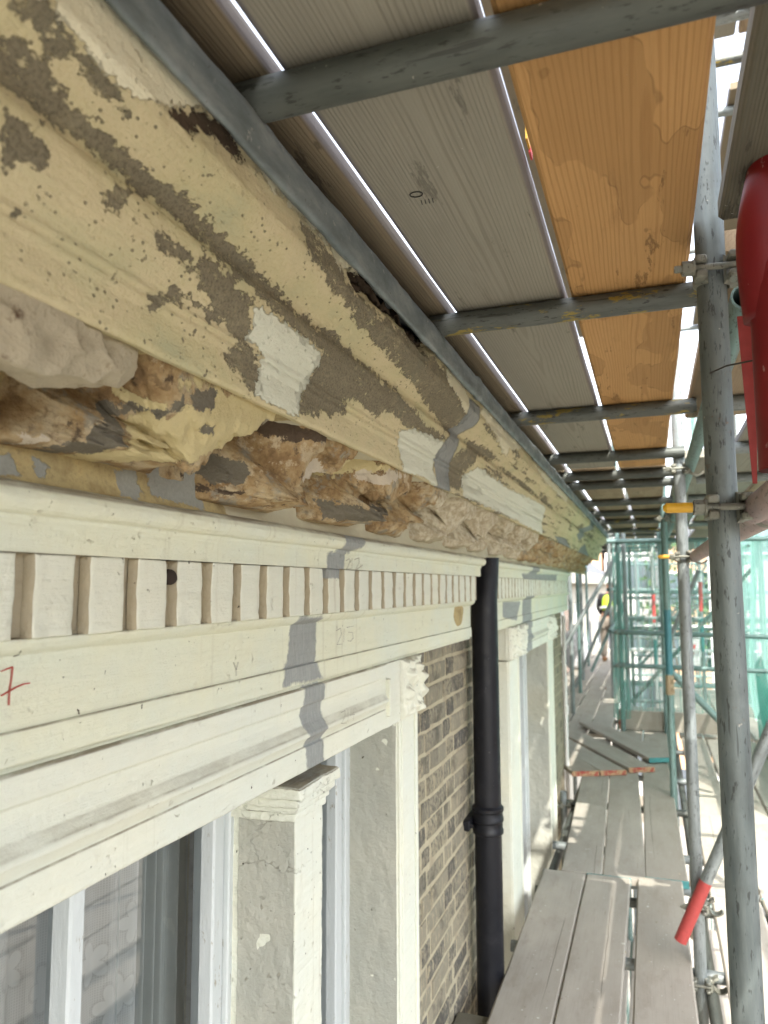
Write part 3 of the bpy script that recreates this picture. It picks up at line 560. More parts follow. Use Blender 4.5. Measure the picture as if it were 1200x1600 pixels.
def resample(prof, step):
    P = np.array(prof, float); out = [P[0]]
    for a, c in zip(P[:-1], P[1:]):
        n = max(1, int(round(np.linalg.norm(c-a)/step)))
        for i in range(1, n+1): out.append(a+(c-a)*i/n)
    return np.array(out)
def ygrid(y0, y1, k=.0055, mn=.0028):
    ys = [y0]
    while ys[-1] < y1: ys.append(ys[-1]+(max(mn, k*ys[-1]*.9) if ys[-1] > .28 else max(.012, mn)))
    ys[-1] = y1
    return np.array(ys)
def sweep(prof, ys, step=.003):
    P = resample(prof, step); ny, n = len(ys), len(P)
    D = np.repeat(P[None,:,0], ny, 0); Z = np.repeat(P[None,:,1], ny, 0); Y = np.repeat(ys[:,None], n, 1)
    T = np.gradient(P, axis=0); T /= np.linalg.norm(T, axis=1)[:,None]+1e-9
    N = np.stack([T[:,1], -T[:,0]], 1)                # in (D,z): towards the open side
    return D, Y, Z, np.repeat(N[None], ny, 0)
def grid_faces(ny, n):
    a = np.arange(ny*n).reshape(ny, n)
    return np.stack([a[:-1,:-1], a[:-1,1:], a[1:,1:], a[1:,:-1]], -1).reshape(-1, 4)
def set_attr(me, name, v):
    at = me.attributes.new(name, 'FLOAT', 'POINT'); at.data.foreach_set('value', np.asarray(v, np.float32).ravel())

def fld(polys, U, A, w):
    r = np.full(U.shape, -9.0)
    for P in polys:
        us = [p[0] for p in P]; vs = [p[1] for p in P]
        m = (U > min(us)-4*w) & (U < max(us)+4*w) & (A > min(vs)-4*w) & (A < max(vs)+4*w)
        if m.any(): r[m] = np.maximum(r[m], sdpoly(U[m], A[m], P))
    return np.clip(.5 + r/w*.5, -1, 2)
LN = lambda polys: [[(math.log(y), math.radians(a)) for y, a in P] for P in polys]

# --- cornice: everything from the gutter down to the bed mould, one long swept and eroded moulding
CPROF = [(.47,.545),(.455,.537),(.431,.530),(.430,.464),(.4335,.458),(.437,.452),(.449,.441),(.462,.431),(.472,.422),(.478,.415),(.4835,.411),(.484,.402),(.478,.398),
         (.477,.390),(.480,.376),(.487,.359),(.495,.345),(.500,.336),(.5035,.330),(.503,.322),(.5075,.320),(.507,.312),(.511,.305),(.512,.264),(.515,.2595),(.528,.262),(.532,.268)]
ys = ygrid(-1.2, 8.25)
D, Y, Z, N = sweep(CPROF, ys, .0028)
sh = D.shape
ang = np.arctan2(Z, D); U = np.log(np.maximum(Y, .05))
W = .028
f_strip = fld(LN(FIELDS['strip']), U, ang, W); f_cream = fld(LN(FIELDS['cream']), U, ang, W)
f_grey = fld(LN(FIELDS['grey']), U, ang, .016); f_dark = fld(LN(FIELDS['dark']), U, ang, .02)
Pn = np.stack([D.ravel()*0+ang.ravel()*9, U.ravel()*5.0, ang.ravel()*0], 1)
st = fbm(np.stack([ang.ravel()*34, Y.ravel()*3.6, ang.ravel()*0], 1), 5, 5, .6).reshape(sh)
far = np.clip((Y-1.5)/.6, 0, 1)
f_strip = np.maximum(f_strip, np.where((far > 0) | (Y < .36), .14+st*1.1-(1-far)*1.2, -1))
valley = np.exp(-((ang-math.radians(40.6))/.03)**2)
f_strip = np.maximum(f_strip, -.4+valley*.95*far+st*.5)
f_cream = np.maximum(f_cream, np.where(Y > 2.6, -.1+np.clip((ang-math.radians(46.5))/.05, 0, 1)*.55+st*.7, -1))
cf = np.clip(f_cream, 0, 1); sf = np.clip(f_strip, 0, 1); df = np.clip(f_dark, 0, 1)
P3 = np.stack([D.ravel(), Y.ravel()*.8, Z.ravel()], 1)
n_big = fbm(P3*9, 3, 11).reshape(sh); n_mid = fbm(P3*34, 4, 12).reshape(sh); n_fin = fbm(P3*110, 3, 13).reshape(sh)
combed = np.sin(Y*210+8*n_big)*np.clip((Y-2.0)/.6, 0, 1)*.0009*sf
off = n_big*.0016 + n_mid*.0011 + n_fin*.0005*(.4+sf) - .0011*sf*(1-cf) + .0016*cf + combed
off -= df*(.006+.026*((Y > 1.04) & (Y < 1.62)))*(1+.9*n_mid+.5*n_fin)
cr = np.abs((Y-1.08)-.12*(math.radians(41)-ang)+.02*n_mid); off -= .004*np.exp(-(cr/.0022)**2)*((ang < math.radians(45)) & (ang > math.radians(38.5)))
off -= .0035*np.clip(n_mid-.25, 0, 1)*np.exp(-((ang-math.radians(47.5))/.03)**2)
Dx = D + N[...,0]*off; Zx = Z + N[...,1]*off
corn = H('cornice', np.stack([-Dx, Y, Zx], -1).reshape(-1, 3), grid_faces(*sh), M_CORNICE, True)
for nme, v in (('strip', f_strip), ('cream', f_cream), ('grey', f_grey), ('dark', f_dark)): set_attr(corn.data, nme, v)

# --- soffit and bed wall, then the spalled modillions that hang from it (sub-parts of the cornice)
SPROF = [(.530,.266),(.60,.270),(.655,.271),(.664,.262),(.667,.24),(.666,.17),(.662,.135),(.656,.120),(.651,.1165)]
ysb = ygrid(-1.2, 8.25, .009, .005)
D, Y, Z, N = sweep(SPROF, ysb, .005); sh = D.shape; ang = np.arctan2(Z, D)
P3 = np.stack([D.ravel(), Y.ravel(), Z.ravel()], 1)
off = (fbm(P3*13, 4, 21)*.008+fbm(P3*60, 3, 22)*.002).reshape(sh)*np.clip((Z-.118)/.03, 0, 1)
sof = H('soffit', np.stack([-(D+N[...,0]*off), Y, Z+N[...,1]*off], -1).reshape(-1,3), grid_faces(*sh), M_BED, True, corn)
set_attr(sof.data, 'grey', fld(LN(FIELDS['bedgrey']), np.log(np.maximum(Y, .05)), ang, .03))
set_attr(sof.data, 'lime', np.clip((Y-1.02)/.10, 0, 1)*np.clip((7.0-Y)/1.2, .0, 1)*1.2-.1)

def ellip(cD, cy, cz, rD, ry, rz, n, m, seed, amp, e=.75, bub=0.0, layer=0.0):
    th = np.linspace(0, 2*np.pi, n, endpoint=False); ph = np.linspace(-np.pi/2, np.pi/2, m)
    T, PH = np.meshgrid(th, ph, indexing='ij')
    pw = lambda v, k: np.sign(v)*np.abs(v)**k
    a = pw(np.cos(PH), e)*pw(np.cos(T), e); c = pw(np.cos(PH), e)*pw(np.sin(T), e); s_ = pw(np.sin(PH), e)
    d = np.stack([a, s_, c], -1).reshape(-1, 3)
    P = d*np.array([rD, ry, rz]) + np.array([cD, cy, cz])
    nn = d/np.linalg.norm(d, axis=1)[:,None]
    o = fbm(P*9, 3, seed)*amp*1.1 + fbm(P*26, 4, seed+3)*amp*.55 + fbm(P*90, 3, seed+5)*amp*.12
    if layer: o += layer*np.abs(fbm(P*np.array([22, 9, 34]), 3, seed+9))*-1.6
    if bub: o += (worley(P*np.array([30,22,30])+fbm(P*25, 2, seed+8)[:,None]*.35, seed+4)-.45)*bub
    P = P + nn*o[:,None]
    A = np.arange(n*m).reshape(n, m); A2 = np.concatenate([A, A[:1]], 0)
    F = np.stack([A2[:-1,:-1], A2[1:,:-1], A2[1:,1:], A2[:-1,1:]], -1).reshape(-1, 4)
    return P, F
mods = [-1.05, -.69, -.33, .035, .40, .80, 1.165, 1.545]+[1.545+.365*i for i in range(1, 17)]
for i, my in enumerate(mods):
    i -= 4; near = -.1 < my < 1.7; mid = my < 4
    nt, ny_ = (150, 150) if near else ((60, 70) if mid else (26, 34))
    R = random.Random(i*7+2); hw = .205 if near else .19
    # a skin over the decayed bracket: t runs from the lip of the corona down to the bed mould, v along the wall
    t, v = np.meshgrid(np.linspace(0, 1, nt), np.linspace(-1, 1, ny_), indexing='ij'); tt = t.ravel(); vv = v.ravel(); yy = my+vv*hw
    x0 = np.interp(tt, [0, .42, .52, 1], [.520, .655, .667, .662]); z0 = np.interp(tt, [0, .42, .52, 1], [.268, .278, .262, .150 if i < 2 else .127])
    Q = np.stack([tt*.30, yy, tt*0+i*3.3], 1)
    warp = fbm(Q*np.array([7,5,1]), 3, 300+i)*.35
    sk = (vv+.62*(tt-.45)+warp*.8)*1.48                              # the lump leans along the wall
    body = np.clip(1-np.abs(sk)**2.0, 0, 1)**.85
    prof = np.clip(np.sin(np.pi*np.clip((tt+.07*fbm(Q*9, 2, 320+i)+.02)/1.02, 0, 1)), 0, 1)**.55
    hgt = body*prof*(.142 if near else .102+R.uniform(-.012,.014))
    lay = fbm(Q*np.array([17,15,1])+warp[:,None]*2, 4, 340+i); pits = np.clip(fbm(Q*np.array([34,26,1]), 3, 360+i)-.16, 0, 1); crack = np.exp(-(np.abs(fbm(Q*np.array([11,9,1]), 3, 380+i))/.03)**2)
    hgt = hgt*(1+.50*fbm(Q*np.array([12,8,1]), 3, 350+i)) + (np.abs(lay)*-.022+.007+fbm(Q*70, 3, 370+i)*.0045-pits*.017-crack*.006)*np.clip(hgt/.03, 0, 1)
    if i == 2: hgt -= .055*np.exp(-(((tt-.16)/.13)**2+((vv-.30)/.30)**2))
    nx = np.interp(tt, [0, .30, .55, 1], [-.10, -.35, -.80, -.78]); nz = np.interp(tt, [0, .30, .55, 1], [-.99, -.93, -.62, -.10]); nl = np.hypot(nx, nz)
    edge = np.minimum(np.minimum(tt, 1-tt)/.03, (1-np.abs(vv))/.04); hgt = np.where(edge < 1, np.minimum(hgt, hgt*edge-.006*(1-edge)), hgt)
    X = x0+nx/nl*hgt+.004; Zz = z0+nz/nl*hgt+.004
    X = np.maximum(X, .519+.004*np.sin(yy*31)); Zz = np.maximum(Zz, .119)
    F = grid_faces(nt, ny_)
    o = H('modillion', np.stack([-X, yy, Zz], 1), F, M_STONE, True, corn)
    set_attr(o.data, 'lime', np.clip((yy-1.80)/.22, 0, 1)*np.clip((4.3-yy)/.7, 0, 1)*1.3-.3)
    if near:
        yel = dg = None
    else: yel = .05+vv*.6; dg = -.2+0*vv
    Uo, Ao = np.log(np.maximum(yy, .05)), np.arctan2(Zz, -X*-1)
    if near: yel = fld(LN(FIELDS['ly']), Uo, Ao, .03); dg = fld(LN(FIELDS['lg']), Uo, Ao, .03)
    set_attr(o.data, 'yel', yel); set_attr(o.data, 'dgrey', dg); set_attr(o.data, 'ldark', fld(LN(FIELDS['ld']), Uo, Ao, .03)); set_attr(o.data, 'plas', fld(LN(FIELDS['lp']), Uo, Ao, .03))
P, F = ellip(.552, .525, .246, .036, .165, .042, 150, 150, 91, .007, .85, .027)
P[:,2] = np.minimum(P[:,2], .272); P[:,0] = np.maximum(P[:,0], .516)
leaf = H('carved_leaf', np.stack([-P[:,0], P[:,1], P[:,2]], 1), F, M_PLASTER, True, corn)

# --- entablature below the bed mould
EPROF = [(.655,.1185),(.650,.1165),(.641,.1135),(.635,.107),(.6325,.099),(.635,.090),(.642,.0835),(.652,.0815),(.6525,.0745),(.6565,.0725),(.6565,.0395)]
def band(name, prof, y0, y1, mat, step=.003, parent=house, flat=None, amp=1.0, k=.0085):
    ysx = ygrid(y0, y1, k, .004); D, Y, Z, N = sweep(prof, ysx, step); sh = D.shape
    if flat is not None:
        d0, ya, yb = flat; w = np.clip((Y-ya)/(yb-ya), 0, 1); w = w*w*(3-2*w); D = D*(1-w)+np.minimum(D, d0)*0*w+(np.where(D < .70, d0, D))*w
    P3 = np.stack([D.ravel(), Y.ravel(), Z.ravel()], 1)
    off = ((fbm(P3*np.array([5,5,5]), 3, 31)*.0016+fbm(P3*np.array([40,16,40]), 3, 32)*.0006)*amp).reshape(sh)
    o = H(name, np.stack([-(D+N[...,0]*off), Y, Z+N[...,1]*off], -1).reshape(-1,3), grid_faces(*sh), mat, True, parent)
    set_attr(o.data, 'grey', fld(FIELDS['wallgrey'], Y, Z, .022))
    shade_auto(o.data, math.radians(50)) if False else None
    return o
FPROF = [(.690,-.0565),(.664,-.0572),(.6645,-.0615),(.669,-.068),(.677,-.0735),(.6845,-.0765),(.685,-.0785),(.685,-.1585),(.6875,-.1600),(.6815,-.1618),(.6805,-.198),(.683,-.2005),(.688,-.2015),(.688,-.2075)]
APROF = [(.74,-.2062),(.682,-.2065),(.677,-.2095),(.6765,-.2415),(.6795,-.2435),(.684,-.2465),(.6845,-.262),(.680,-.280),(.670,-.2955),(.667,-.2985),(.667,-.3045),(.672,-.3075),(.680,-.3175),(.684,-.325),(.6795,-.3275),(.679,-.372),(.682,-.3755),(.87,-.376)]
for y0, y1, y2 in ((-1.2, 3.025, 2.952), (3.285, 6.44, 6.60)):
    band('bed_moulding', EPROF, y0, y1, M_PAINT); band('frieze', FPROF, y0, y2, M_PAINT)
    band('dentil_course', [(.6565,.0393),(.6735,.039),(.6755,.036),(.6755,-.054),(.674,-.0563)], y0, y1, M_RENDER, .004, amp=2)
band('window_head', APROF, -1.2, 2.04, M_PAINT_W, flat=(.6785, 1.915, 1.935)); band('window_head', APROF, 4.28, 5.25, M_PAINT_W, flat=None)
# raised rim of the panel that ends the near window head
mb = MB(); mb.box((-.681,1.925,-.345), (-.668,1.935,-.246), .002); HB('panel_rim', mb, M_PAINT_W)

def dentil_mesh(seed):
    n = 9; w, h, t = .0655, .0990, .0170
    u = np.concatenate([[0,.02,.06], np.linspace(.16,.84,n-4), [.94,.98,1.]]); v = np.concatenate([[0,.015,.05], np.linspace(.14,.86,n-2), [.95,.985,1.]])
    U_, V_ = np.meshgrid(u, v, indexing='ij'); eu = np.minimum(U_, 1-U_)*w; ev = np.minimum(V_, 1-V_)*h
    rnd = .0042; d = np.minimum(eu, ev); x = t-np.where(d < rnd, rnd-np.sqrt(np.maximum(0, rnd**2-(rnd-d)**2)), 0)
    P3 = np.stack([x.ravel(), U_.ravel()*w, V_.ravel()*h+seed*3.1], 1)
    x = x+(fbm(P3*60, 3, seed)*.0020+fbm(P3*18, 2, seed)*.0020).reshape(x.shape); x[0,:] = x[-1,:] = 0; x[:,0] = x[:,-1] = 0
    jy = fbm(P3*40, 2, seed+5).reshape(x.shape)*.0012
    Vt = np.stack([x, (U_-.5)*w+jy, (V_-.5)*h+jy*.7], -1).reshape(-1, 3)
    return mesh_np('dentil', Vt, grid_faces(*x.shape)[:, ::-1].copy(), True)
dms = [dentil_mesh(s) for s in range(6)]
for me in dms:
    me.materials.append(M_PAINT_W); me.materials.append(M_RENDER)
    for q in me.polygons: q.material_index = 1 if abs(q.normal.y) > .75 else 0
greyd = dms[5].copy(); 
for me in dms+[greyd]:
    
    zc = np.zeros(len(me.vertices)*3, np.float32); me.vertices.foreach_get('co', zc); zc = zc.reshape(-1,3)
    set_attr(me, 'grey', (.5+(zc[:,2]-.027)/.02 if me is greyd else np.full(len(zc), -1.0)))
dcourse = [o for o in house.children if o.name.startswith('dentil_course')]
y = .0 + .655+.046
ylist = []
k0 = -20
while True:
    yy = .655+.0914*(k0+.5); k0 += 1
    if yy > 6.42: break
    if 2.985 < yy < 3.325: continue
    ylist.append(yy)
for i, yy in enumerate(ylist):
    me = greyd if abs(yy-1.523) < .03 else dms[i % 5]
    par = dcourse[0] if yy < 3.1 else dcourse[1]
    obj('dentil', me, None, par, Vector((-.6745, yy, -.0090))-HL, (0, 0, rng.uniform(-.012, .012)))
# the hole plugged with dark stuff in one dentil gap
P, F = ellip(.663, .93, .016, .010, .0115, .0115, 14, 12, 5, .006, 1.0); H('plugged_hole', np.stack([-P[:,0], P[:,1], P[:,2]], 1), F, M_HOLE, True, dcourse[0])

# --- lead gutter along the top
GPROF = [(.52,.52),(.47,.552),(.425,.556),(.415,.551),(.4115,.540),(.4105,.515),(.4120,.500),(.4165,.4955),(.425,.500),(.43,.515)]
ysg = ygrid(-1.2, 8.25, .011, .006); D, Y, Z, N = sweep(GPROF, ysg, .004); sh = D.shape
P3 = np.stack([D.ravel(), Y.ravel(), Z.ravel()], 1); off = fbm(P3*np.array([14,7,14]), 3, 61).reshape(sh)*.0035+fbm(P3*50, 2, 62).reshape(sh)*.001
off += .004*np.exp(-((Y-1.93)/.02)**2)+.0035*np.exp(-((Y-3.6)/.03)**2)-.004*np.exp(-((Y-1.90)/.006)**2)
gut = H('gutter', np.stack([-(D+N[...,0]*off*-1*-1), Y, Z+N[...,1]*off], -1).reshape(-1,3), grid_faces(*sh), M_LEAD, True)

# --- roof, brick wall, openings
mb = MB(); mb.add([(-.47,-3,.53),(-.47,8.25,.53),(-5,8.25,3.6),(-5,-3,3.6),(-.47,-3,.50),(-.47,8.25,.50),(-5,8.25,.50),(-5,-3,.50)], [(0,1,2,3),(7,6,5,4),(0,4,5,1),(1,5,6,2),(2,6,7,3),(3,7,4,0)]); HB('roof', mb, M_SLATE)
mb = MB()
for a, c in ((2.05,4.10),(5.30,6.60)): mb.box((-.98,a,-2.35), (-.7465,c,-.19))
mb.box((-.98,-3,GZ), (-.7465,6.60,-2.35)); mb.box((-3.2,6.42,GZ), (-.98,6.60,.5)); mb.box((-3.3,-3,GZ), (-3.2,6.6,.5)); mb.box((-.98,-3,-.37), (-.70,-1.2,.25)); mb.box((-.98,-1.2,-.19), (-.725,6.58,.25)); mb.box((-1.3,6.45,.29), (-.54,8.24,.52))
mb.box((-.98,-3,-2.35), (-.72,-.4,-.376)); mb.box((-3.2,-3,GZ), (-.98,-2.9,.5)); mb.box((-3.2,-3,-2.9), (-.98,6.5,-2.8)); mb.box((-3.2,-3,.3), (-.72,6.5,.45))
bw = HB('brick_wall', mb, M_MORTAR)
def brick_mesh(L, seed):
    R = random.Random(seed); h = .0620; j = lambda s: R.uniform(-s, s)
    ro = [(-L/2+j(.003), -h/2+j(.003)), (0+j(.01), -h/2+j(.002)), (L/2+j(.003), -h/2+j(.003)), (L/2+j(.002), j(.008)), (L/2+j(.003), h/2+j(.003)), (j(.01), h/2+j(.002)), (-L/2+j(.003), h/2+j(.003)), (-L/2+j(.002), j(.008))]
    V = [(-.03, a, c) for a, c in ro]+[(-.0005+j(.0012), a, c) for a, c in ro]+[(.0035+j(.0016), a*(1-.009/L*2), c*(1-.008/h*2)) for a, c in ro]+[(.0042+j(.002), 0, 0)]
    F = []
    for r in (0, 8):
        for i in range(8): F.append((r+i, r+(i+1) % 8, r+8+(i+1) % 8, r+8+i))
    F += [(16+i, 16+(i+1) % 8, 24) for i in range(8)]
    me = mesh_py('brick', V, F); me.materials.append(M_BRICK); return me
bs = [brick_mesh(.2115, s) for s in range(7)]; bh = [brick_mesh(.0985, 20+s) for s in range(7)]
def bricks_in(y0, y1, z1, z0):
    out = []; row = 0; z = z1-.0375
    while z > z0:
        y = y0-(.0 if row % 2 else .16)-rng.uniform(0, .01); st_ = row % 2
        while y < y1:
            L = .2115 if st_ else .0985
            a, c = max(y, y0), min(y+L, y1)
            if c-a > .03: out.append((a, c, z, L))
            y += L+.0140; st_ ^= 1
        z -= .075; row += 1
    return out
def place_bricks(lst):
    for a, c, z, L in lst:
        f = (c-a)/L; me = rng.choice(bs if L > .15 else bh)
        o = obj('brick', me, None, bw, Vector((-.7455+rng.uniform(-.0025,.0025), (a+c)/2, z+rng.uniform(-.002,.002)))-HL, (rng.uniform(-.012,.012), 0, rng.uniform(-.012,.012)))
        o.scale = (1, f, 1)
place_bricks(bricks_in(2.232, 3.765, -.192, -1.98))
lst = bricks_in(5.56, 6.60, -.192, -1.95); mb = MB()
for a, c, z, L in lst: mb.box((-.78, a, z-.032), (-.7405+rng.uniform(-.002,.002), c, z+.032), .003)
o = HB('brickwork', mb, M_BRICK, bw); o['kind'] = 'stuff'

def rbox(a, c, step=.006, amp=.0012, seed=0, rnd=.004):
    """worn box: gridded faces, edges rounded and knocked about by the same noise"""
    a = np.array(a, float); c = np.array(c, float); Vs = []; Fs = []; base = 0
    for ax in range(3):
        u, v = [q for q in range(3) if q != ax]
        nu = max(3, min(400, int((c[u]-a[u])/step)+2)); nv = max(3, min(400, int((c[v]-a[v])/step)+2))
        for s in (0, 1):
            U_, V_ = np.meshgrid(np.linspace(a[u], c[u], nu), np.linspace(a[v], c[v], nv), indexing='ij')
            P = np.zeros((nu*nv, 3)); P[:,u] = U_.ravel(); P[:,v] = V_.ravel(); P[:,ax] = (a, c)[s][ax]
            F = grid_faces(nu, nv)
            if (s == 1) != (ax == 1): F = F[:, ::-1]
            Vs.append(P); Fs.append(F+base); base += len(P)
    P = np.concatenate(Vs); F = np.concatenate(Fs).astype(np.int32)
    lo = a+rnd; hi = c-rnd; Q = np.clip(P, lo, hi); d = P-Q; L = np.linalg.norm(d, axis=1)+1e-9
    P = Q+d/L[:,None]*rnd
    k = np.stack([fbm(P*22+j*9.1, 3, 400+seed+j) for j in range(3)], 1)*amp + np.stack([fbm(P*75+j*5.1, 2, 420+seed+j) for j in range(3)], 1)*amp*.6
    return P+k, F[:, ::-1].copy()
def HR(name, a, c, mat, parent=house, **kw):
    P, F = rbox(a, c, **kw); o = H(name, P, F, mat, True, parent); set_attr(o.data, 'grey', np.full(len(P), -1.0)); return o
def surround(y0, y1, z0, z1, name='window_surround'):
    prof_y = [0, .006, .010, .03, .034, .15, .154, .174]; 
    mb = MB(); w = y1-y0
    mb.box((-.80,y0,z0), (-.691,y1,z1), .003); mb.box((-.692,y0+.004,z0), (-.684,y0+.020,z1), .002); mb.box((-.692,y0+.036,z0), (-.686,y1-.034,z1), .002); mb.box((-.692,y1-.022,z0), (-.683,y1-.003,z1), .002)
    return HB(name, mb, M_PAINT_W)
surround(2.046, 2.226, -2.35, -.3752); surround(3.78, 4.085, -2.35, -.3752); surround(5.272, 5.545, -2.35, -.3752)
# lower half of windows and sills
mb = MB(); mb.box((-.90,-.4,-2.36), (-.64,2.3,-2.28), .006); HB('window_sill', mb, M_PAINT_W)
mb = MB(); mb.box((-.90,3.75,-2.36), (-.64,5.6,-2.28), .006); HB('window_sill', mb, M_PAINT_W)
# rough rendered reveals (the faces seen edge on from the camera's side)
def reveal(y, d0, d1, z0, z1, t=.02, seed=1, sgn=-1):
    ds = np.linspace(d0, d1, 26); zs = np.linspace(z0, z1, 220); DD, ZZ = np.meshgrid(ds, zs, indexing='ij')
    P3 = np.stack([DD.ravel(), np.full(DD.size, y), ZZ.ravel()], 1)
    off = (fbm(P3*np.array([20,20,14]), 4, seed)*.0050+fbm(P3*60, 3, seed+1)*.0028).reshape(DD.shape)
    V = np.stack([-DD, y+off*1.0, ZZ], -1).reshape(-1, 3); F = grid_faces(*DD.shape)
    o = H('window_reveal', V, F, M_REVEAL, True); set_attr(o.data, 'grey', np.full(len(V), -1.0)); return o
reveal(2.043, .693, .84, -2.3, -.374, seed=3); reveal(5.268, .693, .86, -2.3, -.374, seed=7)
# pier between the lights of the near window, with a moulded capital
pier = HR('window_pier', (-.90,1.408,-1.6), (-.690,1.540,-.40), M_PAINT_W, step=.007, amp=.0016)
r_ = reveal(1.404, .692, .818, -2.3, -.40, seed=11)
cp = None
for j, (y0, y1, z0, z1, d) in enumerate(((1.370,1.574,-.420,-.3968,.663), (1.379,1.564,-.438,-.4195,.671), (1.388,1.556,-.452,-.4375,.680), (1.396,1.548,-.470,-.4515,.685))):
    q = HR('pier_capital' if cp is None else 'capital_step', (-.86,y0,z0), (-d,y1,z1), M_PAINT_W if j else M_PAINT_W, house if cp is None else cp, step=.0045, amp=.0026, seed=j*7, rnd=.005); cp = cp or q

HR('capital_dirt', (-.858,1.374,-.3975), (-.667,1.571,-.3945), M_REVEAL, cp, step=.005, amp=.002, rnd=.002)
for o in house.children:
    if o.name.startswith(('window_surround','window_sill','window_pier','pier_capital','panel_rim')): set_attr(o.data, 'grey', np.full(len(o.data.vertices), -1.0))

# carved foliage blocks at the ends of the window heads
def carved(y0, y1, z0, z1, seed, n=70):
    us = np.linspace(0, 1, n); U_, V_ = np.meshgrid(us, us, indexing='ij'); yy = y0+U_*(y1-y0); zz = z0+V_*(z1-z0)
    P3 = np.stack([U_.ravel()*0, yy.ravel(), zz.ravel()], 1)
    wo = worley(P3*np.array([1,26,24])+fbm(P3*30, 2, seed)[:,None]*.25, seed).reshape(U_.shape)
    rib = np.sin((yy*190+zz*120)+6*wo); r = np.hypot((U_-.5)/.5, (V_-.5)/.5)
    hgt = .026*np.clip(1.05-wo*1.45, 0, 1)+.004*rib*np.clip(.8-wo, 0, 1)+.014*np.clip(1-r, 0, 1)+.006*np.exp(-(np.abs(r-.72)/.09)**2)
    edge = np.clip(np.minimum(np.minimum(U_, 1-U_), np.minimum(V_, 1-V_))/.06, 0, 1); x = -.680+.006+hgt*edge
    x = np.where(edge == 0, -.70, x)
    # the lumps break the outline on the far side
    yy = yy+np.where(U_ > .9, .010*np.clip(1.05-wo*1.3, 0, 1), 0)
    o = H('carved_block', np.stack([x, yy, zz], -1).reshape(-1,3), grid_faces(n, n)[:, ::-1].copy(), M_PAINT_W, True); set_attr(o.data, 'grey', np.full(n*n, -1.0))
    mb = MB(); mb.box((-.80,y0+.002,z0+.002), (-.6795,y1-.002,z1-.002), .003); q = HB('block_back', mb, M_PAINT_W, o); set_attr(q.data, 'grey', np.full(len(q.data.vertices), -1.0))
carved(2.043, 2.232, -.3745, -.2055, 71); carved(3.79, 4.275, -.3745, -.2055, 72); carved(5.255, 5.56, -.3745, -.2055, 73)

# windows: frame, glazing bars, panes
def window(y0, y1, bars, yl=None):
    w = empty('window', (0,0,0), None, None); del_ = [w.pop(k) for k in ('label','category') if k in w]; w.parent = house; w.location = Vector((-.86, y0, -2.3))-HL
    mb = MB()
    for a, c, d in ((y0, y0+.062, .832), (y1-.062, y1, .832)):
        mb.box((-.90,a,-2.3), (-d,c,-.372), .003); 
    mb.box((-.90,y0+.0622,-.40), (-.834,y1-.0622,-.372), .002)
    HB('outer_frame', mb, M_WHITE, w)
    mb = MB()
    for a, c in ((y0+.064, y0+.104), (y1-.104, y1-.064)):
        mb.box((-.892,a,-2.29), (-.842,c,-.402), .004)
    mb.box((-.892,y0+.1042,-.43), (-.843,y1-.1042,-.402), .003); HB('sash', mb, M_WHITE, w)
    for t in bars:
        mb = MB(); mb.box((-.884,t-.016,-2.29), (-.838,t+.016,-.402), .004); HB('glazing_bar', mb, M_WHITE, w)
    es = [y0+.104]+[q for t in bars for q in (t-.016, t+.016)]+[y1-.104]
    for a, c in zip(es[::2], es[1::2]):
        if c-a > .02:
            mb = MB(); mb.add([(-.872,a,-2.29),(-.872,c,-2.29),(-.872,c,-.405),(-.872,a,-.405)], [(0,1,2,3)]); HB('pane', mb, M_GLASS, w)
    return w
window(-.38, 1.455, [.22, .592, .967]); window(1.52, 2.075, []); window(4.0, 5.30, [4.6])
for yy in (.45, .8, 1.15, 1.5, 1.8): pass

def curtain(y0, y1, x, mat, label, name, folds=9, amp=.016, grp=None):
    ny = 200; ysx = np.linspace(y0, y1, ny); zs = np.linspace(-2.25, -.37, 12); YY, ZZ = np.meshgrid(ysx, zs, indexing='ij')
    ph = YY*2*np.pi*folds/(y1-y0); xx = amp*np.sin(ph+1.3*np.sin(YY*11))+amp*.5*np.sin(ph*2.3+1)
    V = np.stack([xx, YY-y0, ZZ+2.25], -1).reshape(-1,3)
    o = obj(name, mesh_np(name, V, grid_faces(ny, 12), True), mat, None, (x, y0, -2.25)); tag(o, label, 'curtain', grp); return o
curtain(-.3, 1.235, -.935, M_LACE, 'white lace curtain with flower pattern behind the near window', 'lace_curtain', 11, .012)
curtain(1.175, 1.42, -.955, M_DRAPE, 'plain grey curtain gathered at the edge of the near window beside the lace', 'side_curtain', 7, .012)
curtain(1.6, 2.05, -.95, M_DRAPE, 'plain grey curtain in the narrow light beside the window pier', 'side_curtain', 6, .014)
curtain(4.05, 5.25, -.96, M_DRAPE, 'pale curtain behind the far window past the black downpipe', 'side_curtain', 9, .014)

# --- pencil and crayon marks on the mouldings: thin raised strokes
def strokes(name, lines, D, w, mat):
    mb = MB()
    for L in lines:
        for (y0, z0), (y1, z1) in zip(L[:-1], L[1:]):
            d = Vector((0, y1-y0, z1-z0)); n_ = Vector((0, -d.z, d.y)).normalized()*w*.5
            a, c = Vector((-D, y0, z0)), Vector((-D, y1, z1)); e = Vector((.0006, 0, 0))
            mb.add([a-n_, a+n_, c+n_, c-n_, a-n_-e*3, a+n_-e*3, c+n_-e*3, c-n_-e*3], [(3,2,1,0),(4,5,6,7),(0,1,5,4),(2,3,7,6)])
    return HB(name, mb, mat)
mk = FIELDS['marks']
strokes('crayon_mark', mk['red7'], .6828, .0014, M_CRAYON)
strokes('pencil_number', mk['m213'], .6828, .0011, M_PENCIL); strokes('pencil_number', mk['m214'], .6655, .0011, M_PENCIL); strokes('pencil_number', mk['m212'], .6545, .0011, M_PENCIL); strokes('pencil_mark', mk['v'], .6828, .0012, M_PENCIL)

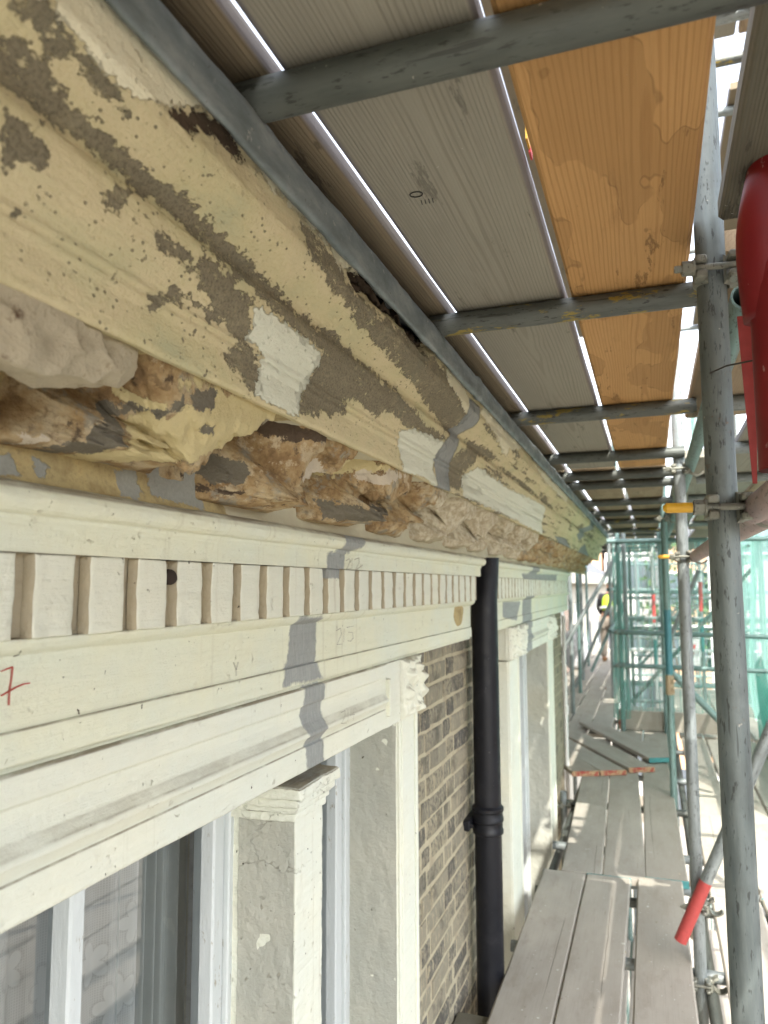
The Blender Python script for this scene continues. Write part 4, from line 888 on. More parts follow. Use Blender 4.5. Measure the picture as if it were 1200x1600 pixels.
# broken patch of bare render under the dentils next to the pipe
P, F = ellip(.690, 2.74, -.10, .010, .085, .055, 30, 26, 77, .012, .9); o = H('broken_render', np.stack([-P[:,0], P[:,1], P[:,2]], 1), F, M_BED, True)
set_attr(o.data, 'grey', np.full(len(P), -.6)); set_attr(o.data, 'lime', np.full(len(P), -.3))

# ------------------------------------------------------------------ black downpipe
dp = empty('downpipe', (-.665, 3.13, GZ+.2), 'black painted iron downpipe running down the brick wall between the windows', 'downpipe')
DL = Vector(dp.location)
def ring_pipe(profile, n=32):
    V = []; F = []
    for z, r, cx, cy in profile:
        for i in range(n):
            t = 2*math.pi*i/n; V.append((cx+r*math.cos(t), cy+r*math.sin(t), z))
    m = len(profile)
    for j in range(m-1):
        for i in range(n): F.append((j*n+i, j*n+(i+1) % n, (j+1)*n+(i+1) % n, (j+1)*n+i))
    return V, F
def pz(z): return z-DL.z
V, F = ring_pipe([(0,.055,0,0),(pz(-.99),.055,0,0),(pz(-.18),.0545,0,0),(pz(-.06),.054,0,0),(pz(.06),.052,.004,.03),(pz(.12),.05,.006,.045)])
obj('pipe', mesh_py('pipe', V, F, True), M_IRON, dp)
V, F = ring_pipe([(pz(-1.005),.054,0,0),(pz(-1.0),.062,0,0),(pz(-.985),.063,0,0),(pz(-.98),.060,0,0),(pz(-.955),.060,0,0),(pz(-.95),.064,0,0),(pz(-.938),.064,0,0),(pz(-.934),.061,0,0),(pz(-.915),.061,0,0),(pz(-.91),.065,0,0),(pz(-.898),.065,0,0),(pz(-.888),.054,0,0)])
o = obj('pipe_socket', mesh_py('pipe_socket', V, F), M_IRON, dp); shade_auto(o.data)
mb = MB(); mb.box((-.085,-.098,pz(-.975)), (-.055,.098,pz(-.935)), .004); mb.rod((-.06,-.085,pz(-.955)), (-.045,-.085,pz(-.955)), .009); mb.rod((-.06,.085,pz(-.955)), (-.045,.085,pz(-.955)), .009); mb.build('fixing_ear', M_IRON, dp)
wp = empty('waste_pipe', (-.715, 6.55, -3.2), 'thin white waste pipe at the far corner of the house', 'pipe')
mb = MB(); mb.rod((0,0,0), (0,0,2.95), .016, 12); mb.build('pipe', M_PVC, wp, smooth=True)
mb = MB(); mb.rod((0,0,2.13), (0,0,2.20), .024, 12); mb.rod((0,0,1.30), (0,0,1.37), .024, 12); mb.build('pipe_clip', M_PVC, wp)
# ------------------------------------------------------------------ scaffold kit
TR = .02415
ORD = ['first','second','third','fourth','fifth','sixth','seventh','eighth','ninth','tenth','eleventh','twelfth','thirteenth','fourteenth','fifteenth','sixteenth']
def tube_mesh(L, r=TR, n=24):
    V = []; rings = [(0, r*.82), (0, r), (L, r), (L, r*.82), (L-.12 if L > .3 else L*.6, r*.82)]
    rings = [(.12 if L > .3 else L*.4, r*.82)]+rings
    for z, q in rings:
        for i in range(n): t = 2*math.pi*i/n; V.append((q*math.cos(t), q*math.sin(t), z))
    F = []
    for j in range(len(rings)-1):
        for i in range(n): F.append((j*n+i, j*n+(i+1) % n, (j+1)*n+(i+1) % n, (j+1)*n+i))
    F.append(tuple(range(n))); F.append(tuple(range((len(rings)-1)*n, len(rings)*n))[::-1])
    me = mesh_py('tube', V, F); 
    shade_auto(me); return me
def tube(p0, p1, mat, label, group=None, name='scaffold_tube', cat='scaffold tube', r=TR):
    p0, p1 = Vector(p0), Vector(p1); d = p1-p0
    me = tube_mesh(d.length, r); me.name = name
    o = obj(name, me, mat, None, p0, Vector((0,0,1)).rotation_difference(d.normalized()))
    return tag(o, label, cat, group)

def band_part(parent, z0, z1, mat, name='painted_end', r=TR+.0008):
    mb = MB(); mb.rod((0,0,z0), (0,0,z1), r, 24); o = mb.build(name, mat, parent); shade_auto(o.data); return o

def board_mesh(L, w=.225, t=.038, seed=0, warp=.002):
    R = random.Random(seed); n = max(2, int(L/.25)); V = []; e = .007
    sec = [(-w/2+e,-t/2),(w/2-e,-t/2),(w/2,-t/2+e),(w/2,t/2-e),(w/2-e,t/2),(-w/2+e,t/2),(-w/2,t/2-e),(-w/2,-t/2+e)]
    bow = R.uniform(-1, 1)*.004; cup = R.uniform(-1, 1)*.0015
    for j in range(n+1):
        y = L*j/n; k = math.sin(math.pi*j/n)
        dx = bow*k+R.uniform(-1, 1)*warp*.4; 
        for x, z in sec: V.append((x+dx+R.uniform(-1,1)*warp*.3, y, z+cup*(abs(x)/(w/2))))
    F = []
    for j in range(n):
        for i in range(8): F.append((j*8+i, j*8+(i+1) % 8, (j+1)*8+(i+1) % 8, (j+1)*8+i))
    F += [tuple(range(7,-1,-1)), tuple(range(n*8, n*8+8))]
    me = mesh_py('plank', V, F); shade_auto(me, math.radians(30)); return me
_bs = [100]
def board(p0, p1, ztop, mat, label, group=None, w=.225, end0=None, end1=None, name='scaffold_board'):
    """plank from p0 to p1 (centre line, x,y); end0/end1: paint on the ends"""
    _bs[0] += 1
    d = Vector((p1[0]-p0[0], p1[1]-p0[1], 0)); L = d.length; a = math.atan2(-d.x, d.y)
    me = board_mesh(L, w, .038, _bs[0]); me.name = name
    o = obj(name, me, mat, None, (p0[0], p0[1], ztop-.019), (0, 0, a)); tag(o, label, 'scaffold board', group)
    for e, s, l in ((end0, 0, -1), (end1, L, 1)):
        if e is not None:
            mb = MB(); mb.box((-w/2-.0012, s-.007 if l > 0 else s-.0015, -.0203), (w/2+.0012, s+.0015 if l > 0 else s+.007, .0200), .002); mb.build('painted_end', e, o)
    return o

def coupler(loc, rot, label, group=None, mat=None, cap=None, twin=True):
    """forged coupler: local z = along the gripped tube, -y = the bolt side, +x = the body side"""
    mat = mat or M_CAST
    c = empty('scaffold_coupler', loc, label, 'coupler', group); c.rotation_euler = rot
    R = TR+.0015; t = .007
    def arc(a0, a1, h0, h1, n=14, off=0, flare=0.0):
        V = []; F = []
        for i in range(n+1):
            a = math.radians(a0+(a1-a0)*i/n); k = i/n; hh = h0+(h1-h0)*k
            for rr, z in ((R+off, -hh), (R+off+t, -hh*.8), (R+off+t, hh*.8), (R+off, hh)): V.append((rr*math.cos(a), rr*math.sin(a), z))
        for i in range(n):
            for j in range(4): F.append((i*4+j, i*4+(j+1) % 4, (i+1)*4+(j+1) % 4, (i+1)*4+j))
        F += [(3,2,1,0), (n*4, n*4+1, n*4+2, n*4+3)]
        return V, F
    mb = MB(); mb.add(*arc(-62, 95, .026, .021)); 
    # lug that carries the fork for the bolt, and the saddle block behind
    for s in (-1, 1): mb.box((.016,-R-.026,s*.016-.006), (.034,-.012,s*.016+.006), .003)
    mb.box((R-.001,-.016,-.020), (R+.020,.020,.020), .005)
    o = mb.build('coupler_body', mat, c); shade_auto(o.data)
    mb = MB(); mb.add(*arc(100, 243, .020, .023)); mb.box((-.036,-R-.022,-.020), (-.017,-.014,-.006), .003); mb.box((-.036,-R-.022,.006), (-.017,-.014,.020), .003)
    o = mb.build('coupler_flap', mat, c); shade_auto(o.data)
    by = -R-.012
    mb = MB(); mb.rod((.036,by,0), (-.068,by,0), .0058, 12); 
    for i in range(11): mb.rod((-.030-i*.0034,by,0), (-.0316-i*.0034,by,0), .0066, 12)
    mb.rod((.036,by,-.016), (.036,by,.016), .006, 10); o = mb.build('bolt', mat, c); shade_auto(o.data)
    mb = MB(); mb.rod((-.040,by,0), (-.056,by,0), .0125, 6); mb.rod((-.036,by,0), (-.040,by,0), .0135, 14); o = mb.build('nut', mat, c); shade_auto(o.data, math.radians(25))
    if twin:
        mb = MB(); V, F = arc(-80, 150, .021, .021)
        Mx = Matrix.Translation((2*R+.019, .0, 0)) @ Matrix.Rotation(math.radians(90), 4, 'X') @ Matrix.Rotation(math.radians(180), 4, 'Z')
        mb.add([Mx @ Vector(v) for v in V], F); o = mb.build('second_saddle', mat, c); shade_auto(o.data)
    if cap:
        mb = MB(); mb.rod((-.058,by,0), (-.098,by,0), .0085, 14); mb.rod((-.098,by,0), (-.103,by,0), .0085, 14, .004); o = mb.build('bolt_cap', cap, c); shade_auto(o.data)
    return c

# ------------------------------------------------------------------ inner deck: two runs of three planks
DZ = -1.53
gI = 'planks of the inner walkway'
nearl = [(-.496, 'wall side plank of the near walkway run, long crack down its length'), (-.268, 'middle plank of the near walkway run with a brown knot'), (-.013, 'outer plank of the near walkway run beside the wide gap')]
for i, (x, l) in enumerate(nearl): board((x+.004, .35), (x-.002, (4.29, 4.30, 4.345)[i]), DZ, M_DECK, l, gI, (.221, .222, .221)[i], None, (None, M_EDGE_TEAL, None)[i])
farl = [((-.412, 4.30), (-.546, 8.0), .213, 'wall side plank of the far walkway run, thin bright streak'), ((-.192, 4.305), (-.318, 8.0), .221, 'middle plank of the far walkway run past the butt joint'), ((.019, 4.35), (-.045, 8.0), .214, 'outer plank of the far walkway run beside the bright slot')]
for i, (a, c, w, l) in enumerate(farl): board(a, c, DZ, M_DECK, l, gI, w, M_EDGE_TEAL if i == 2 else None)
# diagonal planks laid across on top
gD = 'planks laid diagonally across the walkway'
dl = ['short diagonal plank nearest the house with red painted end', 'second diagonal plank from the house with red painted end', 'third diagonal plank with red end beside the dark slot']
for (a, c), l in zip((((-.555,6.40), (-1.02,7.47)), ((-.345,6.50), (-1.10,8.02)), ((-.13,6.68), (-1.12,8.62))), dl): board(a, c, DZ+.042, M_DECK, l, gD, .222, M_EDGE_RED)
board((.03, 7.06), (-.70, 8.68), DZ+.05, M_DECK, 'fourth diagonal plank with teal painted end under the toe board', gD, .225, M_EDGE_TEAL)
board((-.26, 7.95), (-.26, 10.2), DZ+.004, M_DECK, 'plank running up to the red ended toe board', gD, .225)
board((-.02, 7.4), (-.02, 10.2), DZ+.002, M_DECK, 'plank under the toe board next to the standards', gD, .225)
gF = 'planks of the far walkway along the next house'
for i, (x, a, c, l) in enumerate(((-1.30, 8.3, 12.2, 'far walkway plank nearest the next house, near length'), (-1.06, 8.1, 12.2, 'second far walkway plank from the next house, near length'), (-.82, 8.0, 12.2, 'third far walkway plank from the next house, near length'), (-.58, 8.3, 12.2, 'far walkway plank with sun spots beside the green net, near length'),
    (-1.36, 12.22, 19, 'far walkway plank nearest the next house, far length'), (-1.12, 12.22, 19, 'second far walkway plank from the next house, far length'), (-.88, 12.22, 19, 'third far walkway plank from the next house, far length'), (-.64, 12.22, 19, 'far walkway plank beside the green net, far length, red end'))):
    board((x, a), (x-.02*(c-a)*.2, c), DZ-.004*i, M_DECK, l, gF, .226, M_EDGE_RED if i == 7 else None)
# outer deck
gO = 'planks of the sunlit outer deck'
for i, x in enumerate((.335, .572, .808, 1.045)):
    o_ = ('nearest the standards', 'second from the standards', 'third from the standards', 'along the green net')[i]
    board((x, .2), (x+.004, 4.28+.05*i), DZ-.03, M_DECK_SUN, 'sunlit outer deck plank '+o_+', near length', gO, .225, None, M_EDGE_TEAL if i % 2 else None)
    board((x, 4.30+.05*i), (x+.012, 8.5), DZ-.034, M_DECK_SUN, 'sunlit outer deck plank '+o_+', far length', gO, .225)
    board((x, 8.62), (x, 12.5), DZ-.034, M_DECK_SUN, 'outer deck plank '+o_+' beyond the toe board', gO, .225)
# lower lift: what shows through the slots
gL = 'planks of the lift below'
for i, x in enumerate((-.45, -.20, .06, .5, .8)):
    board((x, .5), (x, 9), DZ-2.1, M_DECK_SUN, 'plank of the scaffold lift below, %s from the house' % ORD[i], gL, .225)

# transoms under the deck
gT = 'tubes carrying the walkway'
for i, (y, x0) in enumerate(((1.0,-.60), (2.0,-.62), (3.50,-.648), (4.15,-.634), (4.40,-.626), (4.88,-.632), (5.84,-.69), (6.75,-.60), (7.9,-1.0), (9.4,-1.3), (11.2,-1.4), (13.4,-1.5), (16,-1.5))):
    tube((x0, y, DZ-.063-(.0 if i % 2 else .002)), (1.3, y, DZ-.066), M_GALV if i % 3 else M_GALV_D, 'tube under the walkway, %s from the camera, end poking out by the house wall' % ORD[i], gT)
mb = MB(); mb.box((-.735,-.045,-.03), (.0,.045,.03), .004); o = obj('timber_batten', mesh_py('timber_batten', mb.V, mb.F), M_W_ROUGH, None, (0, 2.83, DZ-.072)); tag(o, 'weathered timber batten end between brick wall and walkway by the downpipe', 'batten')
gLd = 'long tubes along the scaffold'
tube((.172, .3, DZ-.115), (.172, 10, DZ-.115), M_GALV_D, 'long ledger tube under the walkway along the standards', gLd)
tube((-.60, 3.9, DZ-.115), (-.60, 7.2, DZ-.115), M_GALV_D, 'long ledger tube under the walkway along the house wall', gLd)
tube((1.2, .3, DZ-.115), (1.2, 12, DZ-.115), M_GALV_D, 'long ledger tube under the outer deck edge', gLd)
tube((-.665, 5.78, DZ-2.2), (-.665, 5.78, DZ+.03), M_GALV, 'short upright tube between house wall and walkway with a clamp', None)
coupler((-.665, 5.78, DZ-.06), (0, 0, .4), 'weathered clamp on the short upright tube beside the house wall')

# ------------------------------------------------------------------ overhead: transoms, planks
OZ = .595
gU = 'tubes crossing overhead'
tl = ['thick grey tube crossing overhead nearest the camera', 'second overhead tube with yellow paint flecks on its wall end', 'third overhead tube, dark with yellow flecks along it', 'fourth overhead tube, plain grey, just before the plank joint',
      'fifth overhead tube, first of a close pair', 'sixth overhead tube, second of a close pair', 'seventh overhead tube crossing the brown planks', 'eighth overhead tube crossing the brown planks', 'ninth overhead tube crossing the brown planks', 'tenth overhead tube, last before the open gap']
for i, (y, m) in enumerate(((.735, M_GALV_D), (1.55, M_GALV_Y), (2.54, M_GALV_Y), (3.42, M_GALV_D), (4.01, M_GALV_D), (4.40, M_GALV_D), (5.36, M_GALV_D), (6.17, M_GALV_D), (6.98, M_GALV_Y), (8.15, M_GALV_Y))):
    x1 = .155 if i else .30
    tube((-.435+rng.uniform(-.006,.006), y, OZ-.0245), (x1, y-.004, OZ-.0245), m, tl[i], gU)
gB = 'planks overhead'
def oboard(x, y0, y1, m, l, w=.224, dz=0): return board((x, y0), (x+.002, y1), OZ+.038+dz, m, l, gB, w)
oboard(-.512, -4.2, 3.93, M_W_DARK, 'dark brown overhead plank above the gutter, near length', .222)
gp = oboard(-.2655, -4.2, 3.90, M_W_GREY, 'grey overhead plank with wavy grain, near length', .232)
oboard(-.027, -4.2, 3.92, M_W_ORANGE, 'orange new pine plank overhead with water stains, near length', .222)
oboard(-.515, 3.96, 8.2, M_W_DARK, 'dark brown overhead plank above the gutter, far length', .222)
oboard(-.268, 3.93, 8.2, M_W_TAN, 'brown overhead plank beyond the fourth tube, wall side', .222)
oboard(-.020, 3.95, 8.2, M_W_TAN, 'brown overhead plank beyond the fourth tube, outer side', .222)
tb = oboard(.237, -4.2, 1.30, M_W_ROUGH, 'rough dark timber plank overhead outside the nearest standard', .225, .004)
mb = MB()
for a, c in (((-.10,1.93), (-.02,1.99)), ((-.02,1.99), (-.09,2.05)), ((-.10,1.95), (-.05,1.985)), ((-.02,1.99), (-.10,2.085)), ((-.10,2.02), (-.02,2.03))):
    mb.rod((a[0]-.01,a[1],-.0196), (c[0]-.01,c[1],-.0196), .0016, 5)
mb.build('marker_line', M_MARKER, tb)
for i, (x, y0, y1) in enumerate(((.47, 2.35, 6.4), (.71, 2.45, 6.5), (.90, 2.4, 8.3), (.50, 6.5, 8.6), (.74, 6.6, 8.6), (.245, 1.42, 2.85), (.25, 3.75, 8.6), (.47, -4.0, 2.31), (.71, -4.0, 2.31), (.90, -4.0, 2.34))):  # inner row and near lengths added to keep sun off the walkway
    oboard(x, y0, y1, M_W_GREY if i % 2 == 0 else M_W_TAN, 'overhead plank of the outer bay, %s counting from the standards, set partly added to block sun' % ORD[i])
for i, y in enumerate((2.45, 3.3, 4.25, 5.2, 6.2, 7.4)):
    tube((.25, y+.1, OZ-.0245), (1.3, y+.1, OZ-.0245), M_GALV, 'short overhead tube under the outer bay planks, %s from the camera' % ORD[i], 'short tubes under the outer overhead planks')
tube((.178, 1.45, .520), (.178, 8.6, .520), M_GALV_T, 'long overhead ledger tube behind the standards', gLd)
tube((1.22, .3, .520), (1.22, 12, .520), M_GALV, 'long overhead ledger tube along the green net', gLd)
mb = MB(); ov = [(-.052+.010*math.cos(t*.5), 5.242+.0075*math.sin(t*.5), -.0196) for t in range(14)]
for a, c in zip(ov[:-1], ov[1:]): mb.rod(a, c, .0009, 5)
for k in range(4): mb.rod((-.050+.006*k, 5.262, -.0196), (-.052+.006*k, 5.274, -.0196), .0007, 5)
mb.build('pencil_mark', M_MARKER, gp)
# small yellow and red tag in the slot
tg = empty('plank_tag', (-.143, 1.02, .634), 'small yellow and red tag hanging in the slot between grey and orange planks', 'tag')
mb = MB(); mb.box((-.0015,-.014,-.008), (.0015,.014,.012), .0005); mb.build('yellow_half', M_YCAP, tg)
mb = MB(); mb.box((-.0015,.0145,-.012), (.0015,.036,.010), .0005); mb.build('red_half', M_BAND_RED, tg)

# upper lift
gV = 'tubes of the lift above'
for i, y in enumerate((1.4, 2.1, 2.9, 3.55, 3.86, 4.3, 5.2, 6.1, 7.0, 8.0)):
    tube((-.55, y, 2.6), (1.3, y, 2.6), M_GALV_Y if i in (4, 8) else M_GALV, 'cross tube of the lift above seen through the gaps, %s from the camera' % ORD[i], gV)
gW = 'planks of the lift above'  # the ones behind the camera are added, unseen, to block sun leaks
for i, (x, y0, y1, m) in enumerate(((.36, 2.4, 3.72, M_W_GREY), (.60, 2.3, 3.72, M_W_TAN), (-.10, 2.4, 6.6, M_W_DARK), (.14, 3.0, 6.9, M_W_TAN), (.60, 4.15, 8.0, M_W_DARK), (.84, 4.2, 8.1, M_W_TAN), (.36, -5, .9, M_W_TAN), (.60, -5, .9, M_W_TAN), (.84, -5, .9, M_W_GREY), (1.08, -5, .9, M_W_GREY), (-.52, 2.6, 8.0, M_W_DARK), (-.76, 2.6, 8.0, M_W_GREY), (.12, -5, .8, M_W_GREY))):
    board((x, y0), (x, y1), 2.665, m, 'plank of the lift above, %s, seen in gaps or added unseen against sun' % ORD[i], gW)

# ------------------------------------------------------------------ standards and rails
gS = 'upright standards between the walkways'
s1 = tube((.127, 1.372, GZ+.12), (.113, 1.352, 3.2), M_GALV_S, 'nearest upright scaffold tube, dark scratched grey, right of the walkway', gS)
s2 = tube((.131, 3.46, GZ+.12), (.131, 3.45, 3.2), M_GALV, 'second upright scaffold tube holding the red ended brace', gS)
s3 = tube((.073, 6.02, GZ+.12), (.112, 6.0, 3.2), M_GALV_T, 'third upright scaffold tube with blue green upper part and rusty sleeve', gS)
mb = MB(); mb.rod((0,0,-.80-GZ-.12), (0,0,-.66-GZ-.12), TR+.006, 20); 
for dz in (-.77, -.70): mb.box((.012,-.040,dz-GZ-.135), (.032,-.022,dz-GZ-.105), .003)
o = mb.build('sleeve_coupler', m_plain('rusty_sleeve', (.36,.28,.18), .8, .2, .4, 40), s3); shade_auto(o.data)
band_part(s3, -.65-GZ-.12, -.18-GZ-.12, m_plain('blue_tube_paint', (.05,.17,.20), .5, .2, .25, 30), 'blue_paint_band', TR+.0006)
s4 = tube((-.335, 8.5, GZ+.12), (-.335, 8.5, 3.2), M_GALV_T, 'green tinted upright at the corner of the walkway wrapped in net', gS)
tube((-.275, 8.62, GZ+.12), (-.275, 8.62, 3.2), M_GALV, 'second upright at the net wrapped corner, grey', gS)
tube((.098, 8.5, GZ+.12), (.098, 8.5, 3.2), M_GALV_T, 'upright behind the far green net in line with the standards', gS)
for i, y in enumerate((-.2, 2.4, 4.9, 7.4, 9.9, 12.4)):
    tube((1.22, y, GZ+.12), (1.22, y, 3.2), M_GALV, 'outer upright along the green net, %s from the camera' % ORD[i], 'outer uprights along the green net')
# guard rails end to end at hand height, and couplers
gR = 'guard rails and braces'
tube((.184, -.6, .127), (.170, 1.395, .126), M_GALV_R, 'faded pinkish guard rail tube ending at the nearest standard', gR)
tube((.188, 1.30, .120), (.180, 3.505, .124), M_GALV_R, 'pale guard rail tube ending at the second standard', gR)
br = tube((.058, 3.392, -1.425), (.62, 3.40, -.13), M_GALV, 'sloping brace tube with red painted lower end clamped to second standard', gR)
band_part(br, -.001, .262, M_RED_D)
coupler((.129, 3.452, -1.30), (0, 0, 0), 'pale swivel clamp holding the red ended brace to the second standard', None, M_CAST)
coupler((.1185, 1.357, .530), (0, 0, .12), 'weathered coupler at the top of the nearest standard below the pine plank', None, M_CAST)
coupler((.1205, 1.362, .127), (0, 0, .12), 'coupler with yellow bolt cap on the nearest standard at hand height', None, M_CAST, M_YCAP)
coupler((.131, 3.45, .122), (0, 0, .05), 'coupler with yellow bolt cap on the second standard at hand height', None, M_CAST, M_YCAP)
coupler((.131, 3.45, .50), (0, 0, .05), 'dark coupler at the top of the second standard under the overhead tubes', None)
coupler((.131, 3.455, -1.60), (0, 0, .0), 'pale clamp at the foot of the second standard below the deck', None, M_CAST)
coupler((.10, 6.0, .50), (0, 0, 0), 'small coupler at the top of the third standard', None)
mb = MB(); mb.path([(0,0,0), (.02,-.05,-.004), (.06,-.10,-.012), (.11,-.15,-.03)], .0014, 6); o = mb.build('tie_wire', M_WIRE, None, (.105, 1.33, .352)); tag(o, 'thin loose tie wire sticking out past the nearest standard', 'wire')

# red painted steel post, brace and gusset at the right edge
rp = empty('red_steel_post', (.188, 1.16, -2.0), 'glossy red painted steel post with bent brace at the right edge', 'steel post')
mb = MB(); mb.rod((0,0,2.16), (0,0,2.47), .040, 28); mb.rod((0,0,2.47), (0,0,2.49), .040, 28, .03); o = mb.build('post', M_RED, rp); shade_auto(o.data)
mb = MB()
pts = [(.19,-.03,3.06), (.105,-.02,2.87), (.046,-.015,2.72), (.012,-.01,2.61), (-.013,.0,2.50), (-.012,.01,2.38)]
def smooth_tube(pts, radii, n=24, sub=7):
    P = [Vector(q) for q in pts]; out = []; rr = []
    for i in range(len(P)-1):
        p0, p1, p2, p3 = P[max(i-1,0)], P[i], P[i+1], P[min(i+2,len(P)-1)]
        for k in range(sub):
            t = k/sub; out.append(.5*((2*p1)+(p2-p0)*t+(2*p0-5*p1+4*p2-p3)*t*t+(3*p1-p0-3*p2+p3)*t**3)); rr.append(radii[i]+(radii[i+1]-radii[i])*t)
    out.append(P[-1]); rr.append(radii[-1]); V = []; F = []; a = None
    for i, q in enumerate(out):
        d = (out[min(i+1,len(out)-1)]-out[max(i-1,0)]).normalized(); a = d.orthogonal().normalized() if a is None else (a-d*a.dot(d)).normalized(); c = d.cross(a)
        for j in range(n): t = 2*math.pi*j/n; V.append(q+rr[i]*(math.cos(t)*a+math.sin(t)*c))
    m = len(out)
    for i in range(m-1):
        for j in range(n): F.append((i*n+j, i*n+(j+1) % n, (i+1)*n+(j+1) % n, (i+1)*n+j))
    F += [tuple(range(n))[::-1], tuple(range((m-1)*n, m*n))]
    return V, F
mb.add(*smooth_tube(pts, (.046,.045,.044,.043,.041,.036)))
o = mb.build('bent_brace', M_RED, rp, smooth=True)
mb = MB(); mb.add([(-.046,.10,2.42), (-.020,.10,2.42), (-.030,.10,2.155), (-.036,.10,2.155), (-.046,.104,2.42), (-.020,.104,2.42), (-.030,.104,2.155), (-.036,.104,2.155)], [(0,1,2,3),(7,6,5,4),(0,4,5,1),(1,5,6,2),(2,6,7,3),(3,7,4,0)]); mb.build('gusset_plate', M_RED_D, rp)

# toe board, far rails
tbd = empty('toe_board', (.09, 8.56, DZ+.008), 'weathered toe board on edge with red painted end under the far net', 'toe board')
mb = MB(); mb.box((-.47,-.019,0), (.50,.019,.20), .004); o = mb.build('plank', M_DECK, tbd); mb = MB(); mb.box((-.472,-.0205,-.001), (-.445,.0205,.202), .002); mb.build('painted_end', M_EDGE_RED, tbd)
mb = MB(); mb.box((0,0,0), (.042,2.4,.20), .004); o = mb.build('toe_board', M_W_TAN, None, (1.14, 6.0, DZ-.03)); tag(o, 'brown toe board on edge at the foot of the right hand green net', 'toe board')
gN = 'rails behind the far green net'
tube((-.42, 8.45, -.49), (1.25, 8.45, -.52), M_GALV_T, 'upper green tinted rail across behind the far net', gN)
tube((-.42, 8.45, -.84), (1.25, 8.45, -.86), M_GALV_T, 'lower green tinted rail across behind the far net', gN)
tube((-.45, 8.47, .48), (1.25, 8.47, .47), M_GALV_T, 'top green tinted rail above the far net', gN)
tube((.55, 5.95, -1.1), (.10, 6.03, -.62), M_GALV_T, 'short sloping tube fixed to the third standard', gR)
tube((.46, 8.3, .15), (.16, 8.4, -.56), M_GALV, 'sloping brace tube right of the second standard in the distance', gR)
for z in (-.49, -.84):
    coupler((-.335, 8.47, z), (0, 0, 0), 'coupler on the net wrapped corner upright at the %s rail' % ('upper' if z > -.6 else 'lower'), None)

# ------------------------------------------------------------------ debris nets
def cloth(name, fn, nu, nv, mat, label, cat='debris net', su=1, sv=1):
    u = np.linspace(0, 1, nu); v = np.linspace(0, 1, nv); UU, VV = np.meshgrid(u, v, indexing='ij')
    P = fn(UU, VV); o0 = P.reshape(-1, 3).mean(0); o0[2] = P[...,2].min()
    me = mesh_np(name, P.reshape(-1, 3)-o0, grid_faces(nu, nv), True)
    uvl = me.uv_layers.new(name='UVMap'); li = np.zeros(len(me.loops), np.int32); me.loops.foreach_get('vertex_index', li)
    uv = np.stack([UU.ravel()*su, VV.ravel()*sv], 1)[li]; uvl.data.foreach_set('uv', uv.astype(np.float32).ravel())
    return tag(obj(name, me, mat, None, o0), label, cat)
def f_right(U, V):
    y = 4.6+U*8.4; z = -1.62+V*2.6
    x = 1.16+.05*np.sin(y*3.1+.6*np.sin(z*2.2))+.035*np.sin(y*8.3+z*1.1)+.05*np.sin(z*2.4+y*.7)*(1-V)
    z = z+.10*np.sin(y*2.3)*(1-V)
    return np.stack([x, y, z], -1)
cloth('debris_net', f_right, 220, 60, M_NET, 'bright green debris net hanging in folds down the right hand side', su=8.4, sv=2.6)
def f_swag(U, V):
    y = 5.4+U*3.4; top = -.55-.55*np.sin(U*np.pi*.9); z = top-V*.75*(.5+.5*U)
    x = 1.05+.06*np.sin(V*9+U*3)-.10*np.sin(U*3.1)
    return np.stack([x, y, z], -1)
cloth('debris_net', f_swag, 80, 30, M_NET_DARK, 'darker green net sheet standing in for shade between the drapes on the right', su=3.4, sv=.8)  # dark sheet put where the gaps between drapes are only shaded
def f_far(U, V):
    x = -.40+U*1.62; z = -1.38+V*1.86; y = 8.66+.03*np.sin(x*14+z*2)+.03*np.sin(z*5)
    z = z+.04*np.sin(x*9)*(1-V)
    return np.stack([x, y, z], -1)
cloth('debris_net', f_far, 90, 60, M_NET_THIN, 'thin see through green net stretched across the far end above the toe board', su=1.6, sv=1.9)
def f_wrap(U, V):
    a = U*2*np.pi; z = -1.40+V*1.75; bul = np.clip((-.45-z)/.5, 0, 1)
    r = .035+.012*np.sin(a*3+z*9)+bul*(.030+.03*np.sin(a+1.0))
    return np.stack([-.335+r*np.cos(a)*1.15-bul*.035, 8.5+r*np.sin(a), z], -1)
cloth('debris_net', f_wrap, 40, 70, M_NET_THIN, 'green net bunched round the corner upright of the walkway', su=.6, sv=1.7)
def f_fold(U, V):
    z = .70-V*1.05; x = .23+.05*U+.02*np.sin(U*12+z*3)+V*.02; y = 6.2+U*1.1+.05*np.sin(U*15)
    return np.stack([x, y, z], -1)
cloth('debris_net', f_fold, 60, 30, M_NET_DARK, 'dark green net folded in a column beside the second standard', su=1.1, sv=1.1)
def f_strip(U, V):
    t = V; x = .30-.10*t+.05*U; y = 3.2+1.6*t+.10*U; z = 1.6-.95*t+.02*np.sin(U*9+t*8)
    return np.stack([x, y, z], -1)
cloth('debris_net', f_strip, 20, 40, M_NET, 'narrow strip of pale green net hanging above the standards', su=.3, sv=1.2)
R_ = np.random.RandomState(12); V = []; F = []
for k in range(220):
    x, y = R_.uniform(-.6, .1), R_.uniform(1.5, 6.2)**1.0; s = R_.choice([.0015, .002, .003, .005], p=[.4, .3, .22, .08]); n0 = len(V)
    for q in ((1,0,0), (-.6,.9,0), (-.5,-.8,0), (.1,.1,.9)): V.append((x+s*(q[0]+R_.uniform(-.3,.3)), y+s*(q[1]+R_.uniform(-.3,.3)), s*q[2]))
    F += [(n0,n0+1,n0+3), (n0+1,n0+2,n0+3), (n0+2,n0,n0+3), (n0+2,n0+1,n0)]
o = obj('plaster_crumbs', mesh_py('plaster_crumbs', V, F), M_PLASTER, None, (0, 0, DZ+.0035)); o['kind'] = 'stuff'; o['label'] = 'plaster crumbs scattered over the walkway planks'

